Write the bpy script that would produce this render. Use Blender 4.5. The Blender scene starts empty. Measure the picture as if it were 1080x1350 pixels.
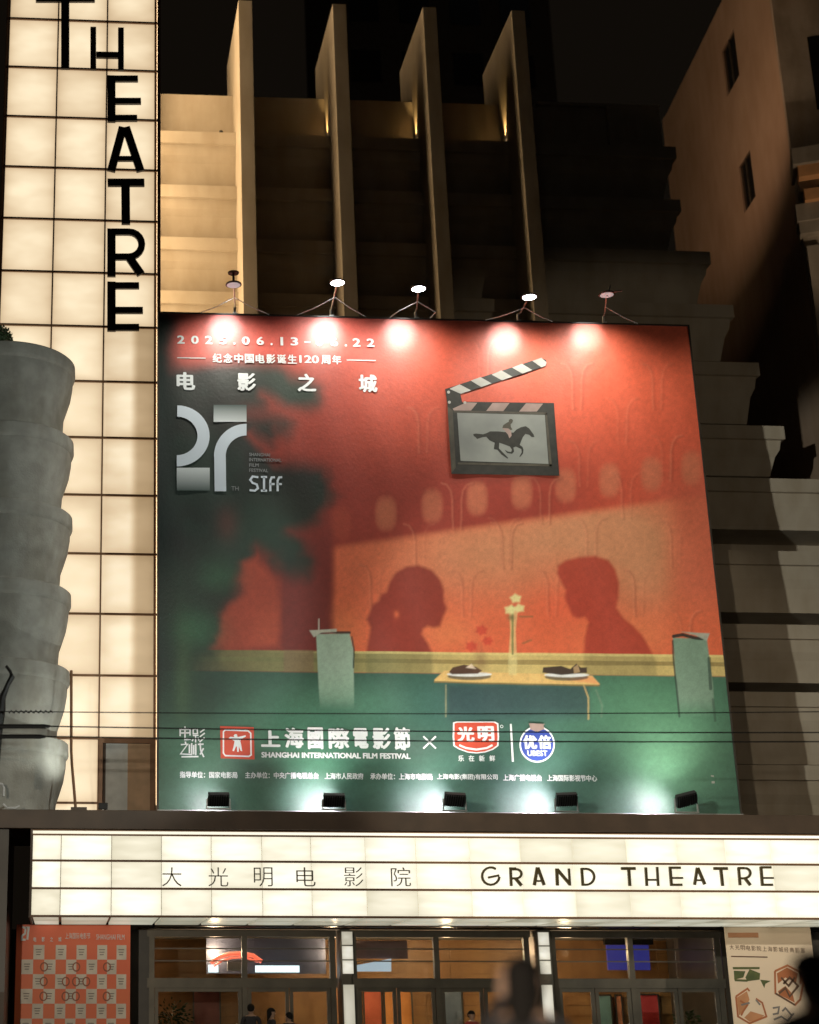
import bpy, bmesh, math, random
import numpy as np
from mathutils import Vector, Matrix
random.seed(7)
R = math.radians
SC = bpy.context.scene
COL = SC.collection

# ------------------------------------------------------------------ camera
EYE = (0.0, -38.0, 1.65)
PITCH, YAW = R(17.55), R(3.4)
FPX = 2107.0
cd = bpy.data.cameras.new('camera'); cam = bpy.data.objects.new('camera', cd); COL.objects.link(cam)
cam.location = EYE; cam.rotation_euler = (R(90) + PITCH, 0, -YAW)
cd.sensor_fit = 'HORIZONTAL'; cd.sensor_width = 36; cd.lens = FPX / 1080 * 36
cd.shift_x = (540 - 215) / 1080; cd.shift_y = 0
cd.clip_end = 2000; cd.clip_start = 0.1
cd.dof.use_dof = True; cd.dof.focus_distance = 41; cd.dof.aperture_fstop = 0.62
SC.camera = cam

# ------------------------------------------------------------------ night sky, moon, exposure
w = bpy.data.worlds.new('World'); SC.world = w; w.use_nodes = True
nt = w.node_tree; nt.nodes.clear()
sky = nt.nodes.new('ShaderNodeTexSky'); sky.sky_type = 'NISHITA'; sky.sun_disc = False
sky.sun_elevation = R(-9); sky.sun_rotation = R(200)
bg = nt.nodes.new('ShaderNodeBackground'); bg.inputs[1].default_value = 0.05
bg2 = nt.nodes.new('ShaderNodeBackground'); bg2.inputs[0].default_value = (1.0, 0.74, 0.5, 1); bg2.inputs[1].default_value = 0.0045
ad = nt.nodes.new('ShaderNodeAddShader'); wo = nt.nodes.new('ShaderNodeOutputWorld')
nt.links.new(sky.outputs[0], bg.inputs[0]); nt.links.new(bg.outputs[0], ad.inputs[0]); nt.links.new(bg2.outputs[0], ad.inputs[1])
nt.links.new(ad.outputs[0], wo.inputs[0])
sl = bpy.data.lights.new('moon', 'SUN'); sl.energy = 0.003; sl.angle = R(0.5); sl.color = (0.8, 0.88, 1)
so = bpy.data.objects.new('moon', sl); so.rotation_euler = (R(50), 0, R(20)); COL.objects.link(so)
SC.view_settings.view_transform = 'Standard'; SC.view_settings.look = 'None'
SC.view_settings.exposure = 0; SC.view_settings.gamma = 1; SC.view_settings.use_curve_mapping = False

# ------------------------------------------------------------------ measuring: a photograph point on the plane Y
cy_, sy_, ct, st = math.cos(YAW), math.sin(YAW), math.cos(PITCH), math.sin(PITCH)
RV = (cy_, -sy_, 0.0); FV = (sy_ * ct, cy_ * ct, st); UV = (-sy_ * st, -cy_ * st, ct)
def P(x, y, Y):
    a = (x - 215) / FPX; b = (675 - y) / FPX
    d = [FV[i] + a * RV[i] + b * UV[i] for i in range(3)]
    t = (Y - EYE[1]) / d[1]
    return EYE[0] + d[0] * t, EYE[2] + d[2] * t

# ------------------------------------------------------------------ helpers
def tag(o, label=None, cat=None, group=None, kind=None):
    if label: o['label'] = label
    if cat: o['category'] = cat
    if group: o['group'] = group
    if kind: o['kind'] = kind
    return o
def empty(name, loc, label=None, cat=None, group=None, rz=0):
    o = bpy.data.objects.new(name, None); o.location = loc; o.rotation_euler.z = rz; o.empty_display_size = .2
    COL.objects.link(o); return tag(o, label, cat, group)
def link(name, me, m, parent=None, smooth=False):
    """Link a mesh whose coordinates are world coordinates; a parent's transform is undone so that it stays put."""
    o = bpy.data.objects.new(name, me); COL.objects.link(o)
    if m is not None and not me.materials: me.materials.append(m)
    if parent is not None:
        o.parent = parent
        bpy.context.view_layer.update() if False else None
        M = Matrix.Identity(4); p = parent; chain = []
        while p is not None: chain.append(p); p = p.parent
        for q in reversed(chain): M = M @ q.matrix_parent_inverse @ Matrix.LocRotScale(q.location, q.rotation_euler, q.scale)
        o.matrix_parent_inverse = M.inverted()
    if smooth: me.polygons.foreach_set('use_smooth', [True] * len(me.polygons))
    return o
class MB:
    def __init__(s): s.v = []; s.f = []
    def add(s, v, f):
        n = len(s.v); s.v += [tuple(p) for p in v]; s.f += [tuple(i + n for i in q) for q in f]; return s
    def box(s, x0, x1, y0, y1, z0, z1):
        v = [(x0,y0,z0),(x1,y0,z0),(x1,y1,z0),(x0,y1,z0),(x0,y0,z1),(x1,y0,z1),(x1,y1,z1),(x0,y1,z1)]
        return s.add(v, [(0,3,2,1),(4,5,6,7),(0,1,5,4),(1,2,6,5),(2,3,7,6),(3,0,4,7)])
    def bar(s, a, b, wd, hd=None, up=(0,0,1)):
        a = Vector(a); b = Vector(b); d = (b - a).normalized(); hd = hd or wd
        u = Vector(up)
        if abs(d.dot(u)) > .98: u = Vector((0,1,0))
        r = d.cross(u).normalized(); u = r.cross(d)
        c = [(-1,-1),(1,-1),(1,1),(-1,1)]
        v = [tuple(p + r*i*wd/2 + u*j*hd/2) for p in (a, b) for i, j in c]
        return s.add(v, [(0,1,2,3),(7,6,5,4),(0,4,5,1),(1,5,6,2),(2,6,7,3),(3,7,4,0)])
    def tube(s, pts, r, n=6, cap=True):
        pts = [Vector(p) for p in pts]; rr = r if isinstance(r, (list, tuple)) else [r] * len(pts); rings = []
        base = len(s.v)
        for i, p in enumerate(pts):
            d = (pts[min(i+1, len(pts)-1)] - pts[max(i-1, 0)]).normalized()
            u = Vector((0,0,1)) if abs(d.z) < .9 else Vector((0,1,0))
            a = d.cross(u).normalized(); b = a.cross(d)
            for k in range(n):
                t = 2*math.pi*k/n; s.v.append(tuple(p + (a*math.cos(t) + b*math.sin(t))*rr[i]))
        for i in range(len(pts)-1):
            for k in range(n):
                q = base+i*n; s.f.append((q+k, q+(k+1)%n, q+n+(k+1)%n, q+n+k))
        if cap:
            s.f.append(tuple(base+k for k in reversed(range(n)))); s.f.append(tuple(base+(len(pts)-1)*n+k for k in range(n)))
        return s
    def lathe(s, prof, c, n=40, axis='z', cap=True):
        base = len(s.v)
        for r, h in prof:
            for k in range(n):
                t = 2*math.pi*k/n
                if axis == 'z': s.v.append((c[0]+r*math.cos(t), c[1]+r*math.sin(t), c[2]+h))
                else: s.v.append((c[0]+r*math.cos(t), c[1]+h, c[2]+r*math.sin(t)))
        for i in range(len(prof)-1):
            for k in range(n):
                q = base+i*n; s.f.append((q+k, q+(k+1)%n, q+n+(k+1)%n, q+n+k))
        if cap:
            s.f.append(tuple(base+k for k in range(n))); s.f.append(tuple(base+(len(prof)-1)*n+k for k in range(n)))
        return s
    def prism(s, poly, y0, y1):
        """polygon in XZ, extruded between y0 (front) and y1"""
        n = len(poly); a = sum(poly[i][0]*poly[(i+1)%n][1]-poly[(i+1)%n][0]*poly[i][1] for i in range(n))
        if a < 0: poly = poly[::-1]
        v = [(x, y0, z) for x, z in poly] + [(x, y1, z) for x, z in poly]
        return s.add(v, [tuple(range(n)), tuple(range(2*n-1, n-1, -1))] + [(i, n+i, n+(i+1)%n, (i+1)%n) for i in range(n)])
    def flat(s, poly, y):
        n = len(poly); a = sum(poly[i][0]*poly[(i+1)%n][1]-poly[(i+1)%n][0]*poly[i][1] for i in range(n))
        if a < 0: poly = poly[::-1]
        return s.add([(x, y, z) for x, z in poly], [tuple(range(n))])
    def mesh(s, name):
        me = bpy.data.meshes.new(name); me.from_pydata(s.v, [], s.f); me.update(); return me
    def build(s, name, m, parent=None, smooth=False, bevel=0):
        me = s.mesh(name)
        bm = bmesh.new(); bm.from_mesh(me); bmesh.ops.recalc_face_normals(bm, faces=bm.faces)
        if bevel: bmesh.ops.bevel(bm, geom=bm.edges[:], offset=bevel, segments=2, affect='EDGES', profile=.6)
        bm.to_mesh(me); bm.free()
        o = link(name, me, m, parent, smooth)
        if smooth:
            try: me.set_sharp_from_angle(angle=R(40))
            except Exception: pass
        return o
def box(name, m, parent, x0, x1, y0, y1, z0, z1, bevel=0): return MB().box(x0,x1,y0,y1,z0,z1).build(name, m, parent, bevel=bevel)
def stroke(pts, wd):
    """a mitred ribbon polygon along a 2D polyline"""
    n = len(pts); L = []; Rr = []
    for i in range(n):
        p = pts[i]; a = pts[max(i-1,0)]; b = pts[min(i+1,n-1)]
        d1 = (p[0]-a[0], p[1]-a[1]); d2 = (b[0]-p[0], b[1]-p[1])
        l1 = math.hypot(*d1) or 1e9; l2 = math.hypot(*d2) or 1e9
        t = (d1[0]/l1+d2[0]/l2, d1[1]/l1+d2[1]/l2); l = math.hypot(*t) or 1
        nx, nz = -t[1]/l, t[0]/l
        k = 1.0
        if l1 < 1e8 and l2 < 1e8: k = min(1.6, 1/max(.3, l/2))
        L.append((p[0]+nx*wd/2*k, p[1]+nz*wd/2*k)); Rr.append((p[0]-nx*wd/2*k, p[1]-nz*wd/2*k))
    return L, Rr
def strip(mb, pts, wd, y0, y1):
    L, Rr = stroke(pts, wd)
    for i in range(len(pts)-1): 
        q = [L[i], L[i+1], Rr[i+1], Rr[i]]
        if y1 is None: mb.flat(q, y0)
        else: mb.prism(q, y0, y1)

# ------------------------------------------------------------------ materials
def new_mat(name):
    m = bpy.data.materials.new(name); m.use_nodes = True; nt = m.node_tree
    return m, nt, nt.nodes['Principled BSDF']
def N(nt, t, **k):
    n = nt.nodes.new(t)
    for a, b in k.items(): setattr(n, a, b)
    return n
def mat(name, c, rough=.7, c2=None, scale=3, metal=0, bump=0, streak=0, spec=.5, coord='Object', detail=6):
    m, nt, b = new_mat(name); L = nt.links.new
    b.inputs['Roughness'].default_value = rough; b.inputs['Metallic'].default_value = metal; b.inputs['Specular IOR Level'].default_value = spec
    tc = N(nt, 'ShaderNodeTexCoord'); nz = N(nt, 'ShaderNodeTexNoise'); nz.inputs['Scale'].default_value = scale; nz.inputs['Detail'].default_value = detail
    L(tc.outputs[coord], nz.inputs['Vector'])
    c2 = c2 or tuple(v*.8 for v in c)
    cr = N(nt, 'ShaderNodeValToRGB'); cr.color_ramp.elements[0].position = .35; cr.color_ramp.elements[1].position = .68
    cr.color_ramp.elements[0].color = (*c2, 1); cr.color_ramp.elements[1].color = (*c, 1)
    L(nz.outputs[0], cr.inputs[0]); out = cr.outputs[0]
    if streak:
        mp = N(nt, 'ShaderNodeMapping'); mp.inputs['Scale'].default_value = (1.5, 1.5, .45); L(tc.outputs[coord], mp.inputs[0])
        n2 = N(nt, 'ShaderNodeTexNoise'); n2.inputs['Scale'].default_value = 1.3; n2.inputs['Detail'].default_value = 8; L(mp.outputs[0], n2.inputs['Vector'])
        r2 = N(nt, 'ShaderNodeValToRGB'); r2.color_ramp.elements[0].position = .3; r2.color_ramp.elements[1].position = .6
        k = 1-streak; r2.color_ramp.elements[0].color = (k, k*.97, k*.92, 1); r2.color_ramp.elements[1].color = (1,1,1,1)
        L(n2.outputs[0], r2.inputs[0]); mx = N(nt, 'ShaderNodeMix', data_type='RGBA', blend_type='MULTIPLY'); mx.inputs[0].default_value = 1
        L(out, mx.inputs[6]); L(r2.outputs[0], mx.inputs[7]); out = mx.outputs[2]
    L(out, b.inputs['Base Color'])
    if bump:
        n3 = N(nt, 'ShaderNodeTexNoise'); n3.inputs['Scale'].default_value = scale*9; n3.inputs['Detail'].default_value = 5; L(tc.outputs[coord], n3.inputs['Vector'])
        bp = N(nt, 'ShaderNodeBump'); bp.inputs['Strength'].default_value = bump; bp.inputs['Distance'].default_value = .02
        L(n3.outputs[0], bp.inputs['Height']); L(bp.outputs[0], b.inputs['Normal'])
    return m
def emit(name, c, s, base=(.6,.6,.6)):
    m, nt, b = new_mat(name); b.inputs['Base Color'].default_value = (*base, 1); b.inputs['Roughness'].default_value = .4
    b.inputs['Emission Color'].default_value = (*c, 1); b.inputs['Emission Strength'].default_value = s
    tc = N(nt, 'ShaderNodeTexCoord'); nz = N(nt, 'ShaderNodeTexNoise'); nz.inputs['Scale'].default_value = 2; nt.links.new(tc.outputs['Object'], nz.inputs['Vector'])
    mr = N(nt, 'ShaderNodeMapRange'); mr.inputs['To Min'].default_value = s*.9; mr.inputs['To Max'].default_value = s*1.1
    nt.links.new(nz.outputs[0], mr.inputs[0]); nt.links.new(mr.outputs[0], b.inputs['Emission Strength'])
    return m
def lit_panel(name, c, c_edge, s, edge=.35, rnd=.08, dim=0, cloud=.1, axes=(0,2)):
    """back-lit acrylic: tubes behind it are brightest mid panel and differ from panel to panel"""
    m, nt, b = new_mat(name); L = nt.links.new
    b.inputs['Base Color'].default_value = (.35, .32, .27, 1); b.inputs['Roughness'].default_value = .35
    tc = N(nt, 'ShaderNodeTexCoord'); sx = N(nt, 'ShaderNodeSeparateXYZ'); L(tc.outputs['Generated'], sx.inputs[0])
    def M(op, a, bb=None, c_=None):
        n = N(nt, 'ShaderNodeMath', operation=op)
        for i, v in enumerate((a, bb, c_)):
            if v is None: continue
            if isinstance(v, (int, float)): n.inputs[i].default_value = v
            else: L(v, n.inputs[i])
        return n.outputs[0]
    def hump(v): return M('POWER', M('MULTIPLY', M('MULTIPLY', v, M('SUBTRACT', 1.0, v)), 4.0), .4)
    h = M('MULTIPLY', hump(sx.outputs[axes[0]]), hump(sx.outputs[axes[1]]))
    oi = N(nt, 'ShaderNodeObjectInfo')
    nz = N(nt, 'ShaderNodeTexNoise', noise_dimensions='4D'); nz.inputs['Scale'].default_value = 1.6; nz.inputs['Detail'].default_value = 2
    mp = N(nt, 'ShaderNodeMapping'); mp.inputs['Scale'].default_value = (.8, 1, 1.9); L(tc.outputs['Generated'], mp.inputs[0]); L(mp.outputs[0], nz.inputs['Vector'])
    L(M('MULTIPLY', oi.outputs['Random'], 37.0), nz.inputs['W'])
    k = M('ADD', M('MULTIPLY', h, edge), 1-edge)
    k = M('MULTIPLY', k, M('ADD', M('MULTIPLY', M('SUBTRACT', nz.outputs[0], .5), cloud*4), 1.0))
    # panels age one by one
    k = M('MULTIPLY', k, M('SUBTRACT', 1.0, M('MULTIPLY', M('POWER', oi.outputs['Random'], 3.0), rnd)))
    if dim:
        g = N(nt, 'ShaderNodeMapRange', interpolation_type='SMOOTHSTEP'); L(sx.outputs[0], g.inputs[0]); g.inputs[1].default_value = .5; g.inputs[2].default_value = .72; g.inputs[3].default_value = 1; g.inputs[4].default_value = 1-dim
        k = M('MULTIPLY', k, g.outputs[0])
    st_ = M('MULTIPLY', k, s)
    mx = N(nt, 'ShaderNodeMix', data_type='RGBA'); L(M('POWER', M('MINIMUM', k, 1.0), 2.0), mx.inputs[0]); mx.inputs[6].default_value = (*c_edge, 1); mx.inputs[7].default_value = (*c, 1)
    L(mx.outputs[2], b.inputs['Emission Color']); L(st_, b.inputs['Emission Strength'])
    return m
MT = {}
MT['concrete'] = mat('warm_render', (.42,.365,.29), .85, (.36,.31,.24), .7, bump=.3, streak=.13)
MT['conc_grey'] = mat('grey_render', (.43,.42,.37), .9, (.33,.32,.28), 2.6, bump=.7, streak=.2)
MT['neigh'] = mat('peach_render', (.40,.29,.21), .85, (.34,.24,.17), .5, bump=.3, streak=.1)
MT['neigh_front'] = mat('stone_front', (.36,.31,.25), .8, (.28,.24,.19), 1.2, bump=.3, streak=.3)
MT['orange_lit_ledge'] = mat('orange_light_tint', (.66,.34,.15), .6)  # orange light on the ledges put into their colour
MT['brown'] = mat('brown_metal_fascia', (.11,.07,.045), .5, (.08,.052,.034), 2)
MT['mullion'] = mat('bronze_mullion', (.30,.15,.075), .5, (.22,.11,.05), 3)
MT['letter'] = mat('dark_bronze_letter', (.035,.018,.010), .5, (.025,.013,.008), 3)
MT['gold_letter'] = mat('bronze_outline_letter', (.10,.07,.022), .5, (.07,.05,.015), 3)
MT['frame'] = mat('dark_door_metal', (.13,.115,.09), .4, (.09,.08,.065), 2, metal=.4)
MT['dark'] = mat('dark_stone', (.05,.04,.03), .4, (.03,.024,.018), 2)
MT['black'] = mat('black_metal', (.012,.012,.012), .5, metal=.3)
MT['steel'] = mat('galvanised_steel', (.45,.45,.44), .4, metal=.8)
MT['white_cable'] = mat('white_wire', (.7,.7,.68), .6)
MT['asphalt'] = mat('asphalt', (.05,.05,.05), .9, (.035,.035,.035), 4, bump=.5)
MT['paving'] = mat('granite_paving', (.22,.21,.2), .8, (.17,.16,.15), 2, bump=.2)
MT['wood'] = mat('lobby_wood', (.42,.22,.08), .45, (.32,.16,.055), 1.5, streak=.25)
MT['night_wall'] = mat('night_wall', (.1,.095,.09), .8)
MT['print_white'] = mat('white_ink', (.78,.80,.80), .45, (.74,.77,.77), 3)
MT['print_silver'] = mat('silver_ink', (.72,.79,.86), .45, (.68,.75,.82), 1)
MT['print_dim'] = mat('grey_ink', (.3,.31,.31), .45)
MT['print_red'] = mat('red_ink', (.62,.09,.05), .45, (.58,.08,.045), 2)
MT['print_blue'] = mat('blue_ink', (.05,.09,.42), .45)
MT['print_black'] = mat('charcoal_ink', (.045,.042,.035), .5, (.03,.03,.025), 6)
MT['print_frame'] = mat('frame_ink', (.10,.09,.065), .5, (.07,.06,.045), 4)
MT['print_photo'] = mat('photo_grey_ink', (.30,.31,.28), .5, (.24,.25,.23), 1.5)
MT['print_stripe'] = mat('stripe_ink', (.52,.5,.45), .5)
MT['print_pink'] = mat('pinkish_stripe_ink', (.42,.30,.26), .5)
MT['leaf'] = mat('leaf_green', (.05,.09,.03), .6, (.03,.06,.02), 8)
MT['skin'] = mat('skin', (.45,.28,.2), .55)
MT['hair'] = mat('black_hair', (.012,.010,.009), .85, spec=.2)
MT['cloth_dark'] = mat('dark_cloth', (.03,.028,.032), .9)
MT['cloth_navy'] = mat('navy_cloth', (.03,.04,.08), .9)
MT['cloth_white'] = mat('pale_cloth', (.55,.53,.5), .9)
MT['cloth_red'] = mat('red_cloth', (.35,.05,.04), .9)
MT['panel_tower'] = lit_panel('tower_acrylic', (1,.83,.57), (.97,.66,.36), 1.03, edge=.42, rnd=.12, cloud=.10)
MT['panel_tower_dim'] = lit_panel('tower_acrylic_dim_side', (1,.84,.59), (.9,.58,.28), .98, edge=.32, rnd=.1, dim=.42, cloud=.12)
MT['panel_side'] = lit_panel('tower_side_acrylic', (1,.71,.40), (.95,.62,.32), 6.6, edge=.2, axes=(1,2))
MT['panel_marquee'] = lit_panel('marquee_acrylic', (1,.955,.80), (.93,.85,.58), 1.16, edge=.24, rnd=.26, cloud=.12)
MT['panel_soffit'] = lit_panel('soffit_acrylic', (.86,.85,.68), (.7,.66,.45), .6, edge=.25, rnd=.3, cloud=.1, axes=(0,1))
MT['panel_column'] = lit_panel('column_acrylic', (1,.97,.85), (.8,.75,.55), .75, edge=.3, rnd=.3)
MT['led'] = emit('led_lens', (.93,.97,1), 22)
MT['led_dim'] = emit('led_lens_side', (.9,.95,1), .22)
MT['neon_red'] = emit('neon_red', (1,.12,.06), 1.6)
MT['neon_white'] = emit('neon_white', (.75,.92,1), 2.2)
MT['downlight'] = emit('downlight_lens', (1,.75,.45), 9)
def glass(name, tint, refl):
    m = bpy.data.materials.new(name); m.use_nodes = True; nt = m.node_tree; nt.nodes.clear()
    t = N(nt, 'ShaderNodeBsdfTransparent'); t.inputs[0].default_value = (*tint, 1); g = N(nt, 'ShaderNodeBsdfGlossy'); g.inputs[1].default_value = .03
    f = N(nt, 'ShaderNodeFresnel'); f.inputs[0].default_value = 1.5; mr = N(nt, 'ShaderNodeMath', operation='MULTIPLY'); mr.inputs[1].default_value = refl
    mx = N(nt, 'ShaderNodeMixShader'); o = N(nt, 'ShaderNodeOutputMaterial')
    nt.links.new(f.outputs[0], mr.inputs[0]); nt.links.new(mr.outputs[0], mx.inputs[0]); nt.links.new(t.outputs[0], mx.inputs[1]); nt.links.new(g.outputs[0], mx.inputs[2]); nt.links.new(mx.outputs[0], o.inputs[0])
    return m
MT['glass'] = glass('door_glass', (.82,.84,.82), 1.6)
MT['dark_glass'] = mat('dark_window_glass', (.012,.011,.010), .15)

# ------------------------------------------------------------------ text
def text_mesh(body, bold=0.0):
    flat = bold > 0
    cu = bpy.data.curves.new('lettering', 'FONT'); cu.body = body; cu.size = 1; cu.extrude = 0 if flat else .5; cu.offset = 0 if flat else bold; cu.resolution_u = 3
    o = bpy.data.objects.new('tmp', cu); COL.objects.link(o)
    dg = bpy.context.evaluated_depsgraph_get(); me = bpy.data.meshes.new_from_object(o.evaluated_get(dg)); bpy.data.objects.remove(o)
    if flat:   # heavier ink: the glyph outline repeated a hair to each side
        n = len(me.vertices); co = np.empty(n*3); me.vertices.foreach_get('co', co); co = co.reshape(-1, 3); fs = [tuple(p.vertices) for p in me.polygons]
        V = []; F = []
        for i, (dx, dy) in enumerate(((0,0),(1,0),(-1,0),(0,1),(0,-1),(.7,.7),(-.7,.7),(.7,-.7),(-.7,-.7))):
            c = co.copy(); c[:,0] += dx*bold; c[:,1] += dy*bold*.75; c[:,2] = i; F += [tuple(v+len(V) for v in f) for f in fs]; V += [tuple(v) for v in c]
        me = bpy.data.meshes.new('lettering'); me.from_pydata(V, [], F); me.update()
    return me
def text(body, x0, x1, z0, z1, y, thick, m, parent, bold=0.0, name='lettering'):
    me = text_mesh(body, bold)
    n = len(me.vertices); co = np.empty(n*3); me.vertices.foreach_get('co', co); co = co.reshape(-1,3)
    mn = co.min(0); mx = co.max(0); s = (mx-mn); s[s==0] = 1
    u = (co-mn)/s
    out = np.stack([x0+u[:,0]*(x1-x0), y+(1-u[:,2])*thick, z0+u[:,1]*(z1-z0)], 1)
    me.vertices.foreach_set('co', out.ravel()); me.update(); me.materials.clear()
    return link(name, me, m, parent)
def ptext(body, px0, py0, px1, py1, Y, thick, m, parent, bold=0.0, name='lettering', plane=None):
    pl = Y if plane is None else plane
    a = P(px0, py0, pl); b = P(px1, py1, pl); c = P(px0, py1, pl); d = P(px1, py0, pl)
    return text(body, (a[0]+c[0])/2, (b[0]+d[0])/2, (b[1]+c[1])/2, (a[1]+d[1])/2, Y, thick, m, parent, bold, name)

# ================================================================== THE GROUND
tag(MB().box(-400, 400, -400, -3.2, -.12, -.02).build('road', MT['asphalt']), kind='structure')
tag(MB().box(-400, 400, -3.2, 400, -.12, .12).build('pavement', MT['paving'], bevel=.01), kind='structure')
tag(MB().box(-400, 400, -400, -37.0, -.015, .10).build('near_pavement', MT['paving']), kind='structure')

# ================================================================== THEATRE BUILDING
TB = empty('theatre_building', (10, 6, 0), 'stepped theatre front of pale banded render with four tall upright fins above the billboard', 'building')
BY = 6.5           # front of the lips
KS = 1.0137
def band(zt, zb, xe, xs=2.33, lip=.42, gap=.22):
    """one storey band: a lip, a coved face that leans inward, a soffit, a recess; its right end is mitred the same way"""
    h = zt-zb
    prof = [(0,zt),(0,zt-lip),(.10,zt-lip-.02),(.15,zt-lip-.18*h),(.27,zt-lip-.30*h),(.40,zb+gap+.10),(.42,zb+gap),(2.0,zb+gap),(2.0,zb)]
    mb = MB(); v = []
    for p, z in prof: v += [(xs, BY+p, z), (xe-p, BY+p, z), (xe-p, BY+4.2, z), (xs, BY+4.2, z)]
    f = []
    for i in range(len(prof)-1):
        a = i*4; b = a+4; f += [(a,a+1,b+1,b),(a+1,a+2,b+2,b+1),(a+2,a+3,b+3,b+2),(a+3,a,b,b+3)]
    f += [(0,3,2,1)]; e = (len(prof)-1)*4; f += [(e,e+1,e+2,e+3)]
    mb.add(v, f)
    return mb.build('facade_band', MT['concrete'], TB)
tops = [1.65+(z-1.65)*KS for z in (28.05, 26.17, 24.38, 22.58, 20.67, 18.62, 16.95, 14.70, 12.48, 10.50, 8.42, 6.23)]
ends = [19.2, 19.16, 19.93, 20.48, 21.08, 21.62, 40, 40, 40, 40, 40]
for i in range(11): band(tops[i], tops[i+1], ends[i], gap=([.2]*6+[.78,.46,.36,.08,.2])[i])
# small expansion grooves proud lines on the bands (thin render joints) and the parapet
box('parapet', MT['concrete'], TB, 2.33, 19.1, 7.3, 7.8, 28.40, 30.25, .015)
box('parapet_coping', MT['concrete'], TB, 15.0, 19.1, 7.2, 7.9, 30.253, 30.37, .01)
box('parapet_pier', MT['concrete'], TB, 17.3, 19.05, 7.15, 7.297, 28.41, 30.25, .01)
box('roof_slab', MT['concrete'], TB, 2.33, 19.0, 8.0, 14, 28.2, 28.6)
for x0 in (4.96, 7.97, 10.87, 13.74):
    mb = MB(); t = .436
    prof = [(5.2, 32.4), (8.9, 32.4), (8.9, 28.5), (8.9, 6.5), (5.2, 6.5)]
    mb.add([(x0, y, z) for y, z in prof] + [(x0+t, y, z) for y, z in prof], [(0,1,2,3,4),(9,8,7,6,5)] + [(i,(i+1)%5,5+(i+1)%5,5+i) for i in range(5)])
    mb.build('fin', MT['concrete'], TB, bevel=.012)
# lower front behind the billboard, the door wall
box('wall', MT['dark'], TB, -2.3, 2.33, 5.0, 9, .12, 3.83)
DY = 5.0
def door_bay(xs, n_low, z0=.12):
    """dark metal frames: transom lights over doors; each pane a part"""
    fr = MB(); a, b = xs[0], xs[-1]
    fr.box(a-.12, b+.12, DY-.06, DY+.10, 3.66, 3.83)       # head
    fr.box(a-.12, b+.12, DY-.09, DY+.10, 2.38, 2.62)       # rail
    fr.box(a-.12, b+.12, DY-.03, DY+.04, .12, .30)
    for x in xs: fr.box(x-.07, x+.07, DY-.075, DY+.09, .12, 3.66)
    fr.build('door_frame', MT['frame'], TB)
    for i in range(len(xs)-1):
        x0, x1 = xs[i]+.07, xs[i+1]-.07
        p = box('transom_pane', MT['glass'], TB, x0, x1, DY, DY+.012, 2.62, 3.66)
        for z in (3.05, 3.36): box('glazing_bar', MT['frame'], p, x0, x1, DY-.012, DY-.002, z-.016, z+.016)
        k = n_low[i]
        for j in range(k):
            q0 = x0+(x1-x0)*j/k; q1 = x0+(x1-x0)*(j+1)/k
            d = MB().box(q0+.01, q0+.10, DY-.04, DY+.04, .30, 2.38).box(q1-.10, q1-.01, DY-.04, DY+.04, .30, 2.38).box(q0+.10, q1-.10, DY-.04, DY+.04, 2.28, 2.38).box(q0+.10, q1-.10, DY-.04, DY+.04, .30, .48).build('door', MT['frame'], TB)
            box('pane', MT['glass'], d, q0+.10, q1-.10, DY, DY+.012, .48, 2.28)
            MB().tube([(q1-.16, DY-.10, .9),(q1-.16, DY-.10, 1.5)], .018).build('handle', MT['steel'], d, smooth=True)
door_bay([P(200,1260,DY)[0], P(322,1260,DY)[0], P(438,1260,DY)[0]], [1, 2])
door_bay([P(466,1260,DY)[0], P(575,1260,DY)[0], P(694,1260,DY)[0]], [2, 2])
door_bay([P(729,1260,DY)[0], P(831,1260,DY)[0], P(946,1260,DY)[0]], [2, 2])
for a, b in ((440,464),(697,726)):
    x0 = P(a,1260,DY)[0]+.12; x1 = P(b,1260,DY)[0]-.12
    box('pier', MT['frame'], TB, x0, x1, DY-.5, DY+.3, .12, 3.83)
    for k in range(3): box('light_panel', MT['panel_column'], TB, x0+.02, x0+.30, DY-.53, DY-.502, 2.72+k*.36, 3.05+k*.36)
    box('light_panel', MT['panel_column'], TB, x0+.02, x0+.30, DY-.53, DY-.502, .5, 2.45)
box('wall', MT['dark'], TB, P(946,1260,DY)[0]+.12, 40, DY-.02, 9, .12, 3.83)
box('wall', MT['dark'], TB, 2.33, 40, 3.6, 5.85, 3.9, 6.0)
# lobby shell
lob = [((2.0, 21, 11.0, 11.3, .12, 3.95), 'lobby_back_wall', 'wood'), ((2.0, 21, 5.15, 11.0, 3.86, 3.895), 'lobby_ceiling', 'conc_grey'),
       ((1.9, 2.0, 5.15, 11.3, .12, 3.9), 'lobby_side_wall', 'wood'), ((21, 21.2, 5.15, 11.3, .12, 3.9), 'lobby_side_wall', 'wood'), ((2.0, 21, 5.15, 11.0, .123, .14), 'lobby_floor', 'paving')]
for b_, n_, m_ in lob: tag(box(n_, MT[m_], None, *b_), kind='structure')
lw = bpy.data.objects['lobby_back_wall']
brd = MB().box(0, 3.1, -.03, 0, 0, .27).mesh('wood_board'); brd.materials.append(MT['wood'])
for i in range(6):
    for k in range(12):
        if i == 1 or (i == 4 and k > 6): continue
        o = bpy.data.objects.new('wood_board', brd); COL.objects.link(o); o.parent = lw; o.location = (2.02+i*3.16, 10.995, .2+k*.30)
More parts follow.
